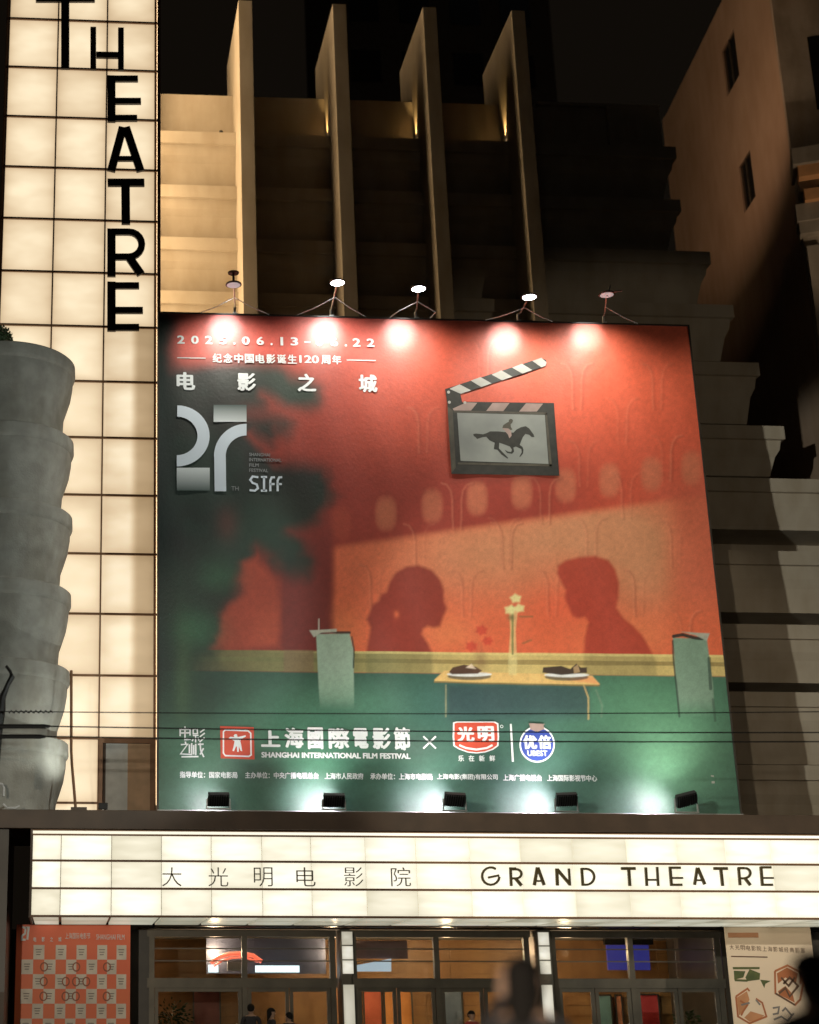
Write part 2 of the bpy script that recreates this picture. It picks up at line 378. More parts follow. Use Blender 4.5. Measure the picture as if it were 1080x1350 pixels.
for i, (x, c) in enumerate(((4.2,0),(7.6,0),(10.8,0),(14.2,0),(17.6,0),(19.8,0))):
    L_ = empty('ceiling_light', (x, 8.2, 3.86), 'recessed round ceiling light in the lobby, number %s from the left wall' % ('one','two','three','four','five','six')[i], 'ceiling light', 'recessed lights in the lobby ceiling')
    MB().lathe([(.16,0),(.20,-.01),(.20,-.03),(.17,-.04)], (x,8.2,3.86), 20).build('rim', MT['steel'], L_)
    MB().lathe([(.15,-.041),(.10,-.045)], (x,8.2,3.86), 20).build('lens', MT['downlight'], L_)
    ld = bpy.data.lights.new('lamp_light', 'POINT'); ld.energy = 140; ld.color = (1,.70,.42); ld.shadow_soft_size = .12
    lo = bpy.data.objects.new('lamp_light', ld); COL.objects.link(lo); lo.parent = L_; lo.location = (0,0,-.45)

# ================================================================== VERTICAL SIGN TOWER
VS = empty('vertical_sign', (0, 3.6, 6.3), 'tall back-lit cream sign tower with dark letters running down it, left of the billboard', 'sign')
TY = 3.6; XC = [-2.16, -.69, .79, 2.24]; Z0 = 6.93; PZ = 1.675
box('casing', MT['brown'], VS, -2.26, 2.30, TY+.16, 7.0, 6.3, 41.5)
pm = MB().box(0, XC[1]-XC[0], 0, .05, 0, PZ).mesh('panel')
def panel(m, x0, x1, z0, z1, y, parent, gap=.02, name='panel', th=.05):
    return box(name, m, parent, x0+gap, x1-gap, y, y+th, z0+gap, z1-gap)
for k in range(-1, 20):
    za = Z0+k*PZ if k >= 0 else 6.31; zb = Z0+(k+1)*PZ
    for c in range(3):
        if c == 2 and k < 0: continue
        if c == 2 and k == 0: continue
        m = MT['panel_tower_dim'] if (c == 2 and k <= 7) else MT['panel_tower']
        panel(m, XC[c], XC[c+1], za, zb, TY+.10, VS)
for k in range(0, 20):
    z = Z0+k*PZ
    box('cross_bar', MT['mullion'], VS, -2.22, 2.30 if k else XC[2], TY+.03, TY+.098, z-.027, z+.027)
for i, x in enumerate(XC): box('mullion', MT['mullion'], VS, x-.021, x+.021, TY+.045, TY+.099, 6.31, 41)
box('corner_post', MT['mullion'], VS, 2.300, 2.40, TY-.02, TY+.06, 6.31, 41)
for k in range(0, 20):   # unseen return side, set far brighter than the front to warm bands and fins
    z = Z0+k*PZ
    box('side_panel', MT['panel_side'], VS, 2.302, 2.33, TY+.12, BY-.05, z+.03, z+PZ-.03)
# bottom right: a small service opening
so_ = MB().box(.80, .90, TY-.02, TY+.12, 6.31, 8.58).box(2.13, 2.23, TY-.02, TY+.12, 6.31, 8.58).box(.90, 2.13, TY-.02, TY+.12, 8.48, 8.58).build('service_door_frame', MT['mullion'], VS)
box('door_leaf', mat('brown_service_door', (.66,.46,.30), .6), VS, 1.55, 2.13, TY+.02, TY+.06, 6.31, 8.47)
box('pane', mat('pale_service_pane', (.78,.84,.86), .3), VS, .98, 1.55, TY+.03, TY+.05, 6.31, 8.47)
# letters, built from bars in the measured places
def L2(x, y): return P(x, y, TY)
def letter_bars(strokes, wpx, parent, m, Yp, th, name='letter', both=True):
    mb = MB(); s = 1/FPX*(Yp-EYE[1])/ct
    for st_ in strokes:
        wd = wpx
        if isinstance(st_[0], (int, float)): wd, st_ = st_[0], st_[1]
        pts = [P(x, y, Yp) for x, y in st_]
        off = .0015*len(mb.v)/8 % .01
        strip(mb, pts, wd*s*1.05, Yp-off, Yp+th)
    return mb.build(name, m, parent)
def arc(cx, cy, rx, ry, a0, a1, n=10): return [(cx+rx*math.cos(R(a0+(a1-a0)*i/n)), cy-ry*math.sin(R(a0+(a1-a0)*i/n))) for i in range(n+1)]
TL = [
 [(11, [(47,-3),(125,-3)]), (11.5, [(86,-3),(86,90)])],
 [(8, [(123,35),(123,91)]), (8, [(159.5,36),(159.5,92)]), (9, [(127,71.5),(156,72)])],
 [(11, [(147,99),(147,160)]), (9, [(150,103),(182,103)]), (9, [(150,132.5),(186,132.5)]), (9, [(150,155),(181,155)])],
 [(11, [(162,167),(146.5,225)]), (11, [(166,167),(185.5,225)]), (7, [(154,208.5),(180,208.5)])],
 [(11, [(142,240),(190.5,240)]), (11.5, [(165.5,241),(166,295)])],
 [(11, [(147,301),(147,364)]), (9, [(147,305)]+[(150,305)]+arc(170,321.5,17,16.5,90,-90)+[(148,338)]), (11, [(170,338),(186,361)])],
 [(11, [(147,371),(147,436)]), (9, [(150,376),(183.5,376)]), (9, [(150,408.5),(188.5,408.5)]), (9, [(150,431),(183.5,431)])],
]
for s_ in TL: letter_bars(s_, 10, VS, MT['letter'], TY-.05, .09)

# ================================================================== MARQUEE
MQ = empty('marquee', (8, 0, 3.8), 'long lit cinema canopy with three rows of white panels and dark lettering', 'marquee')
box('roof_slab', MT['brown'], MQ, -4, 30, .0, 5.6, 6.02, 6.298)
box('fascia', MT['brown'], MQ, -4, 30, -.12, 0, 5.86, 6.29, .012)
box('soffit_tray', MT['frame'], MQ, -.80, 30, .16, 3.58, 3.92, 4.0)
box('end_cap', MT['brown'], MQ, -.84, -.80, 0, 3.6, 3.84, 5.855)
box('back_tray', MT['frame'], MQ, -.80, 30, .14, .16, 3.92, 5.85)
box('cornice_strip', MT['panel_marquee'], MQ, -.79, 30, -.04, .02, 5.745, 5.81)
zr = [3.875, 4.50, 5.13, 5.73]
pxs = [42,80,147,213,279,346,411,483,550,621,688,757,829,895,960,1020,1086]
mx_ = [P(x,1150,0)[0] for x in pxs]; mx_[0] = -.79
for k in range(8): mx_.append(mx_[-1]+1.24)
for r_ in range(3):
    for i in range(len(mx_)-1):
        panel(MT['panel_marquee'], mx_[i], mx_[i+1], zr[r_], zr[r_+1], .02, MQ, gap=.007)
for z in zr: box('rail', MT['mullion'], MQ, -.80, 30, -.03, .03, z-.024, z+.024)
box('rail', MT['mullion'], MQ, -.80, 30, -.035, .03, 5.812, 5.84)
# soffit panels: two rows deep each
for i in range(len(mx_)-1):
    for a, b in ((.10, 1.85), (1.85, 3.55)):
        x0, x1 = mx_[i], mx_[i+1]
        o = box('soffit_panel', MT['panel_soffit'], MQ, x0+.035, x1-.035, a+.035, b-.035, 3.875, 3.915)
# marquee letters
GL = {
 'G': [arc(647.5,1155,11.5,11.5,55,355,14)+[], [(644,1157),(658.5,1154)]],
 'R1': [(3.6,[(673.5,1143.5),(674.5,1168)]), (4.2,[(673,1145.5),(681,1145.5)]), arc(681,1152,7,6,90,-90,8), [(675,1158),(681,1158)], (4.2,[(680,1158),(688,1167.5)])],
 'A1': [(4.2,[(709,1143.5),(705,1167)]), (4.2,[(709.5,1143.5),(718,1167)]), (2.5,[(706.5,1161.5),(716,1161.5)])],
 'N': [(4.2,[(734.5,1145),(735.5,1167.5)]), (4.2,[(735,1146),(752,1166)]), (2.8,[(750.5,1145),(752,1167.5)])],
 'D': [(3.5,[(767.5,1144.5),(769,1167.5)]), [(767,1145.5),(773,1145.5)]+arc(773,1156,11,10.5,80,-80,10)+[(768,1166.5)]],
 'T1': [(4,[(819.5,1145),(838.5,1145)]), (3.8,[(829.5,1145),(831,1168)])],
 'H': [(3.4,[(852,1143.5),(853.5,1168)]), (3,[(867,1143),(868.5,1168)]), (2.6,[(853,1160),(868,1160)])],
 'E1': [(3.6,[(884,1142.5),(886,1168)]), (3.2,[(884,1144),(898,1144)]), (2.6,[(886,1157.5),(901,1157.5)]), (3.2,[(886,1166.5),(900,1166.5)])],
 'A2': [(3.6,[(920,1144),(916.5,1166.5)]), (4.2,[(920.5,1144),(930,1166)]), (2.6,[(918,1160.5),(927,1160.5)])],
 'T2': [(4,[(941.5,1145),(960,1145)]), (3.8,[(951,1145),(953.5,1168)])],
 'R2': [(3.4,[(974.5,1143.5),(976.5,1167)]), (3.4,[(974,1144.5),(982,1144.5)]), arc(983,1151,7,6.5,90,-90,8), [(976,1158),(983,1158)], (3.8,[(983,1158),(990,1167)])],
 'E2': [(3.6,[(1004,1142.5),(1006,1168)]), (3.2,[(1004,1143.5),(1017.5,1143.5)]), (2.6,[(1006,1157.5),(1020.5,1157.5)]), (3.2,[(1006,1166.5),(1019.5,1166.5)])],
}
for k, s_ in GL.items(): letter_bars([((q[0]*.84, q[1]) if isinstance(q[0], (int, float)) else (2.5, q)) for q in s_], 3, MQ, MT['gold_letter'], -.07, .06)
for ch, a, b in (('大',214,239.5),('光',275,301),('明',335,359.5),('电',391,416),('影',454,479),('院',516,541.5)):
    ptext(ch, a, 1143.5, b, 1168.5, -.07, .05, MT['gold_letter'], MQ, bold=-.012, name='letter')

# ================================================================== SCALLOPED TOWER AT LEFT
ST = empty('scalloped_tower', (-1.78, 1.9, 6.3), 'grey scalloped tower of stacked rounded balconies at the left edge', 'tower')
lt = [18.30, 16.12, 14.05, 12.0, 9.98, 8.15, 6.30]
for i in range(6):
    z1, z0 = lt[i], lt[i+1]; h = z1-z0; rr = 1.78
    prof = [(rr-.16, z1), (rr-.04, z1+.005), (rr, z1-.03), (rr+.01, z1-.3), (rr-.01, z1-.36), (rr-.05, z1-.40), (rr-.06, z1-.62), (rr-.11, z1-.95), (rr-.20, z1-1.25), (rr-.28, z1-1.5), (rr-.31, z0+.06), (rr-.31, z0+.004)]
    MB().lathe([(r_, z_) for r_, z_ in prof], (-1.78, 1.9, 0), 72).build('balcony', MT['conc_grey'], ST, smooth=True)
shr = empty('potted_shrub', (-2.05, .75, 18.31), 'dark round shrub in a pot on top of the scalloped tower', 'shrub')
MB().lathe([(.12,0),(.2,.3),(.21,.34),(.16,.34)], (-2.05,.75,18.31), 16).build('pot', MT['dark'], shr)
lf = MB()
for k in range(1500):
    d = Vector((random.gauss(0,1), random.gauss(0,1), random.gauss(0,1))).normalized()*(.36*random.random()**.35)
    c = Vector((-2.0,.75,18.62))+d; a = Vector((random.uniform(-1,1),random.uniform(-1,1),random.uniform(-1,1))).normalized()*.05; b = a.cross(d+Vector((.01,0,0))).normalized()*.025
    lf.add([c-a, c+b, c+a, c-b], [(0,1,2,3)])
lf.build('foliage', MT['leaf'], shr)

# ================================================================== BILLBOARD
BX0, BX1, BZ0, BZ1, BBY = 2.21, 16.57, 6.42, 19.52, .9
BB = empty('billboard', (9.4, .9, 6.3), 'huge red and green film festival billboard standing on the marquee roof', 'billboard')
def art():
    nx, nz = 680, 620
    X, Z = np.meshgrid(np.linspace(BX0, BX1, nx), np.linspace(BZ0, BZ1, nz))
    v = np.stack([X-EYE[0], np.full_like(X, BBY-EYE[1]), Z-EYE[2]], -1)
    fx = v@np.array(FV); px = 215+FPX*(v@np.array(RV))/fx; py = 675-FPX*(v@np.array(UV))/fx
    rng = np.random.default_rng(3)
    def sm(a, b, t): t = np.clip((t-a)/(b-a), 0, 1); return t*t*(3-2*t)
    def srgb(*c): c = np.array(c)/255.; return np.where(c < .04045, c/12.92, ((c+.055)/1.055)**2.4)
    def fbm(s, seed, oct=4):
        out = 0; amp = 1; tot = 0; r = np.random.default_rng(seed)
        for o in range(oct):
            g = r.random((64, 64)); a = (px/s*2**o) % 63; b = (py/s*2**o) % 63
            i = a.astype(int); j = b.astype(int); fa = a-i; fb = b-j; fa = fa*fa*(3-2*fa); fb = fb*fb*(3-2*fb)
            q = (g[j,i]*(1-fa)+g[j,i+1]*fa)*(1-fb)+(g[j+1,i]*(1-fa)+g[j+1,i+1]*fa)*fb
            out = out+q*amp; tot += amp; amp *= .5
        return out/tot
    img = np.zeros(X.shape+(3,))
    def put(c, m):
        m = np.clip(m, 0, 1)[..., None]; img[:] = img*(1-m)+(srgb(*c) if len(c) == 3 else c)*m
    def blob(cx, cy, rx, ry, p=1.0): return np.exp(-(((px-cx)/rx)**2+((py-cy)/ry)**2)*p)
    def poly(pts, soft=1.5, ox=0.0, oy=0.0):
        if not isinstance(ox, float): return _poly(pts, soft, px+ox, py+oy)
        return _poly(pts, soft, px, py)
    def _poly(pts, soft, px, py):
        pts = np.array(pts, float); x0, y0 = pts.min(0)-soft*4; x1, y1 = pts.max(0)+soft*4
        sel = (px > x0) & (px < x1) & (py > y0) & (py < y1); a = px[sel]; b = py[sel]
        ins = np.zeros(a.shape, bool); dm = np.full(a.shape, 1e9); n = len(pts)
        for i in range(n):
            p, q = pts[i], pts[(i+1)%n]
            c = ((p[1] > b) != (q[1] > b)); t = (b-p[1])/((q[1]-p[1]) if q[1] != p[1] else 1e-9)
            ins ^= c & (a < p[0]+t*(q[0]-p[0]))
            d = q-p; u = np.clip(((a-p[0])*d[0]+(b-p[1])*d[1])/max(1e-9, d@d), 0, 1)
            dm = np.minimum(dm, np.hypot(a-p[0]-u*d[0], b-p[1]-u*d[1]))
        s = np.where(ins, dm, -dm); out = np.zeros(px.shape); out[sel] = sm(-soft, soft, s); return out
    def line(pts, wd, soft=.8):
        out = np.zeros(px.shape)
        for p, q in zip(pts[:-1], pts[1:]):
            p = np.array(p, float); q = np.array(q, float); d = q-p
            u = np.clip(((px-p[0])*d[0]+(py-p[1])*d[1])/max(1e-9, d@d), 0, 1)
            out = np.maximum(out, 1-sm(wd/2-soft*.5, wd/2+soft, np.hypot(px-p[0]-u*d[0], py-p[1]-u*d[1])))
        return out
    n1 = fbm(90, 1); n2 = fbm(45, 2); n3 = fbm(170, 5)
    # red wall
    put((180,66,40), np.ones(px.shape))
    put((204,84,52), sm(520, 820, px)*sm(700, 480, py)*.8)
    put((140,44,30), sm(560, 400, px)*.8)
    put((130,38,26), sm(560, 660, py)*(1-sm(690, 860, px))*.85)
    put((178,84,60), sm(800, 940, px)*sm(560, 700, py)*.75)
    # window glow in the shade band
    for cx, cy in ((449,690),(509,677),(570,667),(629,657),(688,649),(746,640),(804,633),(859,625),(912,617)):
        k = np.maximum(np.abs((px-cx)/12.5)**2.6+np.abs((py-cy)/20)**2.6, 0)
        put((180,100,68) if cx > 500 else (156,60,38), (1-sm(.1, 2.2, k))*(.62 if cx < 500 else .72)*(.8+.5*(n2-.3)))
    # sunlit field: below the slanting edge
    edge = 724-(px-437)*.140
    lit = sm(-9, 6, py-edge)*sm(430, 446, px+(n2-.5)*12)
    right = 1-sm(868, 905, px)*(1-sm(760, 860, py))*.65
    put((200,92,56), lit*right)
    put((186,122,84), lit*right*(blob(640,730,120,60)+blob(850,755,60,90)+blob(780,700,90,40))*.85)
    put((205,88,48), lit*sm(760, 850, py)*.75)
    put((210,80,44), blob(745,800,40,26)*.7*lit)
    put((214,122,72), lit*(blob(590,835,40,25)+blob(830,840,50,25)+blob(450,830,30,30))*.5)
    rel_rng = np.random.default_rng(5)
    # wallpaper relief
    for cx, cy in ((763,502),(869,502),(823,548),(772,604),(881,597),(828,646),(721,653),(605,660),(781,706),(893,709),(730,774),(844,774),(670,712),(906,828),(555,714),(496,767),(617,775),(667,706),(560,560),(640,470)):
        for s in (-1, 1):
            crv = [(cx+s*20, cy-22), (cx+s*13, cy-20), (cx+s*8, cy-12), (cx+s*6, cy), (cx+s*6, cy+22), (cx+s*5, cy+38)]
            al = rel_rng.uniform(.35, 1); m = line(crv, 1.8, 2.4); put((120,40,26), m*.30*al)
            m = line([(a-2.6, b-1) for a, b in crv], 1.6, 1.8); put((214,132,98), m*.20*al)
    # shade at the left of the room
    put((96,30,24), sm(446, 430, px)*sm(660, 740, py)*.5)
    # the two people as shadows
    wo_ = [(300,745),(320,640),(300,600),(330,530),(360,510),(370,480),(395,470),(410,420),(440,375),(490,348),(550,343),(610,365),(650,410),(668,460),(668,510),(682,548),(668,580),(660,600),(650,632),(620,640),(590,632),(570,645),(562,670),(590,710),(612,760),(612,860),(300,860)]
    W = poly([(400+a/3.6, 650+b/3.6) for a, b in wo_], 3.6)*.93
    put((128,38,28), W*(1-blob(523,810,3.5,5)*.8))
    mn = [(370,760),(375,640),(392,575),(375,552),(340,558),(320,545),(300,500),(285,470),(290,430),(272,400),(253,360),(255,325),(290,300),(350,285),(420,280),(480,300),(510,340),(527,400),(525,460),(515,510),(545,555),(590,590),(630,630),(660,680),(690,745),(700,850),(370,850)]
    Mn = poly([(660+a/3.375, 650+b/3.375) for a, b in mn], 3.4)*.93
    put((160,50,32), Mn)
    # chair rail
    ry = 857+(px-290)*.0105
    rail = sm(-1, 1, py-ry)*(1-sm(26, 29, py-ry))
    put((172,152,92), rail*sm(270, 420, px)); put((196,172,104), rail*sm(520, 700, px)*.6)
    put((132,112,62), rail*sm(12, 11, np.abs(py-ry-12)*4)*.8); put((88,84,52), rail*(np.clip(W+Mn*.9, 0, 1))*.5)
    put((98,108,66), rail*(1-sm(420, 600, px))*.75)
    put((224,206,132), (sm(-1,0,py-ry)*(1-sm(2,3.5,py-ry)))*.4*sm(320,500,px))
    # dado below
    low = sm(27, 29, py-ry)
    put((44,80,66), low); put((70,116,92), low*blob(470,925,110,26)*.9); put((48,88,84), low*blob(640,925,140,40)*.8)
    put((86,142,106), low*blob(850,930,120,60)*.6); put((48,84,76), low*blob(700,1010,150,60)*.6); put((104,158,120), low*blob(890,1000,70,60)*.55)
    put((64,124,96), low*blob(330,990,160,60)*.7)
    # foliage out of focus at the left
    CR = lambda l: [(198+a*.4104, 395+b*.4104) for a, b in l]
    ox = (n2-.5)*34+(fbm(20, 12, 2)-.5)*12; oy = (n1-.5)*30
    put((196,76,64), (1-sm(470, 560, px))*(1-sm(455, 490, py))*.75)
    put((112,36,30), sm(366, 376, px)*sm(446, 430, px)*sm(640, 740, py)*(1-low)*(1-rail)*.85)
    dkp = [(-20,30),(110,50),(60,130),(75,215),(270,180),(420,205),(510,255),(530,325),(440,335),(350,300),(440,380),(410,450),(335,430),(430,500),(570,550),(590,640),(530,720),(455,760),(510,850),(470,905),(400,840),(330,815),(285,900),(300,965),(225,1000),(200,1140),(-20,1240)]
    D = poly(CR(dkp), 17, ox*1.2, oy*1.2)
    put((15,29,25), D*.97)
    put((30,58,42), D*blob(395,520,60,60)*.5+D*blob(345,690,50,50)*.55); put((30,54,44), D*sm(.45, .75, n1)*.6)
    put((96,40,32), blob(300,690,14,22)*.45); put((150,52,40), blob(345,545,30,12)*.35+blob(300,474,40,10)*.4)
    pt = poly(CR([(300,850),(345,835),(420,905),(424,1122),(200,1122),(240,1000),(310,940)]), 8, ox*.6, oy*.6)*(1-sm(373, 377, px))*(1-rail)*(1-low)
    put((150,54,33), pt); put((178,74,44), pt*blob(352,835,24,34)*.5)
    # deep green, lower left
    gl = sm(305, 232, px+(n2-.5)*60)*sm(700, 830, py)
    put((26,52,38), gl*.9); put((46,92,64), blob(255,830,34,24)*.8+blob(290,760,26,22)*.5)
    put((34,66,50), sm(400, 260, px)*low*.7); put((70,96,62), blob(240,900,12,60)*.5); put((28,50,42), blob(280,905,30,34)*.6)
    put((56,96,76), sm(930, 990, py)*sm(420, 300, px)*.8)
    put((16,32,28), sm(246, 212, px)*(1-sm(880, 960, py))*.75)
    put((70,84,80), blob(545,985,44,20)*.4+blob(330,1010,50,22)*.4)
    # left fragment of the shaded skirting
    put((124,100,72), sm(372,376,px)*sm(416,412,px)*sm(856,858,py)*(1-sm(884,887,py))*.7)
    # chairs
    ch = poly([(417,836),(461,835),(466,856),(467,935),(422,935)], 1.0)*(1-sm(895, 940, py))
    put((150,176,156), ch); put((96,146,116), ch*sm(860, 930, py)*.5); put((30,52,44), line([(464,840),(467,858),(466,880)], 1.8)*.8); put((34,40,36), line([(418,835),(432,831),(444,834),(461,834)], 3)*.9)
    put((176,180,164), poly([(408,831),(444,829),(444,833),(424,834),(414,840)], .8)); put((190,190,176), line([(420.5,816),(420.5,830)], 1))
    c2 = poly([(887,841),(932,842),(940,900),(943,948),(895,948)], 1.0)*(1-sm(915, 950, py))
    put((112,140,120), c2); put((30,38,34), line([(888,839),(900,837),(916,841),(926,842)], 4)*.95); put((150,160,146), poly([(898,833),(936,835),(932,845),(918,838)], .8)*.9)
    put((26,44,38), line([(887,845),(888,872),(892,905),(896,945)], 2)*.8); put((28,52,42), line([(935,868),(937,908)], 4)*.7+line([(940,922),(943,950)], 3)*.5)
    # table
    put((44,66,70), poly([(590,903),(776,903),(778,955),(590,955)], 5)*.8*(1-sm(930,960,py)))
    put((206,168,100), poly([(573,896),(586,884),(781,891),(791,902),(788,904),(573,899)], 1.0))
    put((226,120,76), poly([(745,896),(770,891),(781,892),(790,902)], 2)*.5); put((120,104,60), line([(573,899),(690,902),(790,904)], 1.6))
    put((158,150,110), line([(588,903),(588,945)], 1.3)*.6); put((176,150,96), line([(770,904),(776,920),(776,948)], 1.8)*.8); put((110,130,110), line([(786,910),(794,930),(793,945)], 2.5)*.4)
    for cx, cy in ((619,888), (747,889)):
        put((52,60,58), poly([(cx+29*math.cos(t/9*math.pi), cy+4+4.5*math.sin(t/9*math.pi)) for t in range(18)], 1)*.8)
        put((206,208,206), poly([(cx+30*math.cos(t/9*math.pi), cy+1+3*math.sin(t/9*math.pi)) for t in range(18)], .8))
    put((78,52,38), poly([(592,886),(597,880),(612,876),(628,879),(636,884),(630,888),(596,889)], .8)); put((220,200,180), poly([(614,880),(622,875),(628,882)], .8)*.8)
    put((62,48,38), poly([(715,887),(716,880),(740,878),(752,882),(760,875),(766,880),(774,880),(774,887),(740,890)], .8)); put((170,140,100), poly([(756,880),(762,876),(765,886),(757,888)], .7)*.8)
    # flowers
    sh = blob(634,870,9,16)*.5; put((110,70,44), sh)
    [put((186,50,32), poly([(cx+(r1 if k%2 else r1*.7)*math.cos(k*math.pi/6+ph), cy+(r1 if k%2 else r1*.7)*.85*math.sin(k*math.pi/6+ph)) for k in range(12)], 1.8)*.8) for cx, cy, r1, ph in ((635,831,9,.2),(643,845,8,.5),(622,852,9,.1))]
    put((206,192,130), poly([(671,800),(683,800),(680,832),(682,875),(681,890),(671,890),(670,875),(673,832)], 1.2)*.55)
    put((120,120,66), line([(676,800),(676,862)], 2.4)*.9); [put((214,204,140), poly([(cx+(r1 if k%2 else r1*.74)*math.cos(k*math.pi/5+ph), cy+(r1 if k%2 else r1*.74)*.8*math.sin(k*math.pi/5+ph)) for k in range(10)], 2.0)*.85) for cx, cy, r1, ph in ((680,789,8,.2),(673,804,8.5,.5),(685,802,7.5,.1))]
    put((100,90,50), blob(674,814,5,4)*.8+line([(686,813),(702,813)], 2.4)*.5+line([(690,848),(700,844)], 2.6)*.45)
    # cloth weave and print grain
    img[:] = img*(1+.15*(rng.random(px.shape)-.5)[..., None]+.22*(fbm(5, 9, 2)-.5)[..., None]+.10*(n1-.5)[..., None])
    # the clapper board's soft drop shadow on the printed wall belongs to the print
    img[:] = img*(1-.30*poly([(583,525),(600,532),(740,628),(745,636),(596,636)], 7)[..., None])
    lum = img.mean(-1, keepdims=True); img = img*.93+lum*.07*np.array([1.15,1,.8])
    img = np.clip(img*1.33, .004, .85)
    return X, Z, img, nx, nz
def make_board():
    X, Z, img, nx, nz = art()
    me = bpy.data.meshes.new('printed_sheet')
    v = np.stack([X, np.full_like(X, BBY), Z], -1).reshape(-1, 3)
    # the sheet is stretched but not perfectly flat
    v[:, 1] += .012*np.sin(v[:, 0]*1.7)*np.sin(v[:, 2]*1.1)+.006*np.sin(v[:, 0]*5.1+v[:, 2]*1.3)
    i = np.arange((nx-1)*(nz-1)); a = (i//(nx-1))*nx+i%(nx-1)
    q = np.stack([a, a+1, a+nx+1, a+nx], 1)
    me.vertices.add(len(v)); me.vertices.foreach_set('co', v.ravel())
    me.loops.add(q.size); me.loops.foreach_set('vertex_index', q.ravel().astype(np.int32))
    me.polygons.add(len(q)); me.polygons.foreach_set('loop_start', (np.arange(len(q))*4).astype(np.int32)); me.update(calc_edges=True)
    me.polygons.foreach_set('use_smooth', np.ones(len(q), bool))
    at = me.color_attributes.new('print', 'FLOAT_COLOR', 'POINT')
    at.data.foreach_set('color', np.concatenate([img.reshape(-1, 3), np.ones((nx*nz, 1))], 1).ravel())
    m, nt, b = new_mat('printed_vinyl'); L = nt.links.new
    va = N(nt, 'ShaderNodeVertexColor'); va.layer_name = 'print'; L(va.outputs[0], b.inputs['Base Color'])
    b.inputs['Roughness'].default_value = .5; b.inputs['Specular IOR Level'].default_value = .75
    tc = N(nt, 'ShaderNodeTexCoord'); nz_ = N(nt, 'ShaderNodeTexNoise'); nz_.inputs['Scale'].default_value = 14; nz_.inputs['Detail'].default_value = 6
    L(tc.outputs['Object'], nz_.inputs['Vector']); bp = N(nt, 'ShaderNodeBump'); bp.inputs['Strength'].default_value = .22; bp.inputs['Distance'].default_value = .02
    L(nz_.outputs[0], bp.inputs['Height']); L(bp.outputs[0], b.inputs['Normal'])
    return link('printed_sheet', me, m, BB)
make_board()
box('backing_box', MT['dark'], BB, BX0, BX1, BBY+.03, BBY+.28, BZ0, BZ1)
MB().box(BX0-.04, BX0, BBY-.03, BBY+.28, BZ0, BZ1).box(BX1, BX1+.04, BBY-.03, BBY+.28, BZ0, BZ1).box(BX0-.04, BX1+.04, BBY-.03, BBY+.28, BZ1, BZ1+.04).build('edge_trim', MT['dark'], BB)
box('bottom_trim', MT['steel'], BB, BX0-.04, BX1+.04, BBY-.10, BBY+.28, BZ0-.06, BZ0)
tr = MB()
for x in np.linspace(BX0+.3, BX1-.3, 8):
    tr.bar((x, BBY+.35, 6.3), (x, BBY+.35, BZ1-.1), .09); tr.bar((x, BBY+.35, 15), (x, BBY+2.2, 6.32), .07)
for z in (8, 11, 14, 17, 19.2): tr.bar((BX0+.2, BBY+.44, z), (BX1-.2, BBY+.44, z), .07)
tr.build('support_truss', MT['steel'], BB)
YD = BBY-.022
def dec(polys, m, name, y=YD, plane=BBY):
    mb = MB()
    for p in polys: mb.flat([P(a, b, plane) for a, b in p], y)
    return mb.build(name, m, BB)
def thick(polys, m, name, y=YD):
    mb = MB()
    for p in polys: mb.prism([P(a, b, BBY) for a, b in p], y, y+.003)
    return mb.build(name, m, BB)
def ribbon(lines, wd, m, name, y=YD):
    mb = MB(); s = (BBY-EYE[1])/FPX
    for l in lines: strip(mb, [P(a, b, BBY) for a, b in l], wd*s*1.05, y, None)
    return mb.build(name, m, BB)
def bt(body, x0, y0, x1, y1, bold=.02, m='print_white', name='lettering'): return ptext(body, x0, y0, x1, y1, YD, .003, MT[m], BB, bold, name, plane=BBY)
# date, characters spaced as in the photograph
for ch, x, wd in (('2',238.5,10),('0',257,10),('2',275,10),('5',294,10),('.',309,3),('0',324,10.5),('6',343,10),('.',358,3),('1',371.5,3.6),('3',388,10),('-',405,7),('0',421,10),('6',440.5,10),('.',456,3),('2',470,10.5),('2',488.5,10.5)):
    yb = 453.5+(x-238)*.0165
    if ch == '.': bt(ch, x-1.5, yb-3, x+1.5, yb, .03)
    elif ch == '-': bt(ch, x-4, yb-6, x+4, yb-4, .03)
    else: bt(ch, x-wd/2, yb-11, x+wd/2, yb, .035 if ch != '1' else -.001)
ribbon([[(233.5,472),(271,472.6)]], 1.2, MT['print_white'], 'rule_line'); ribbon([[(457,475),(495.5,475.6)]], 1.2, MT['print_white'], 'rule_line')
for k, ch in enumerate('纪念中国电影诞生'): bt(ch, 280.3+k*14.15, 466.3+k*.22, 292.3+k*14.15, 478.3+k*.22, .028)
bt('120', 394.5, 468.8, 420.5, 479, .028); bt('周', 423.5, 468.5, 435.5, 480.5, .028); bt('年', 437.8, 468.7, 449.8, 480.7, .028)
for ch, x in (('电',245),('影',325),('之',404.5),('城',485)): bt(ch, x-12.3, 491+(x-245)*.013, x+12.3, 514.5+(x-245)*.013, .04)
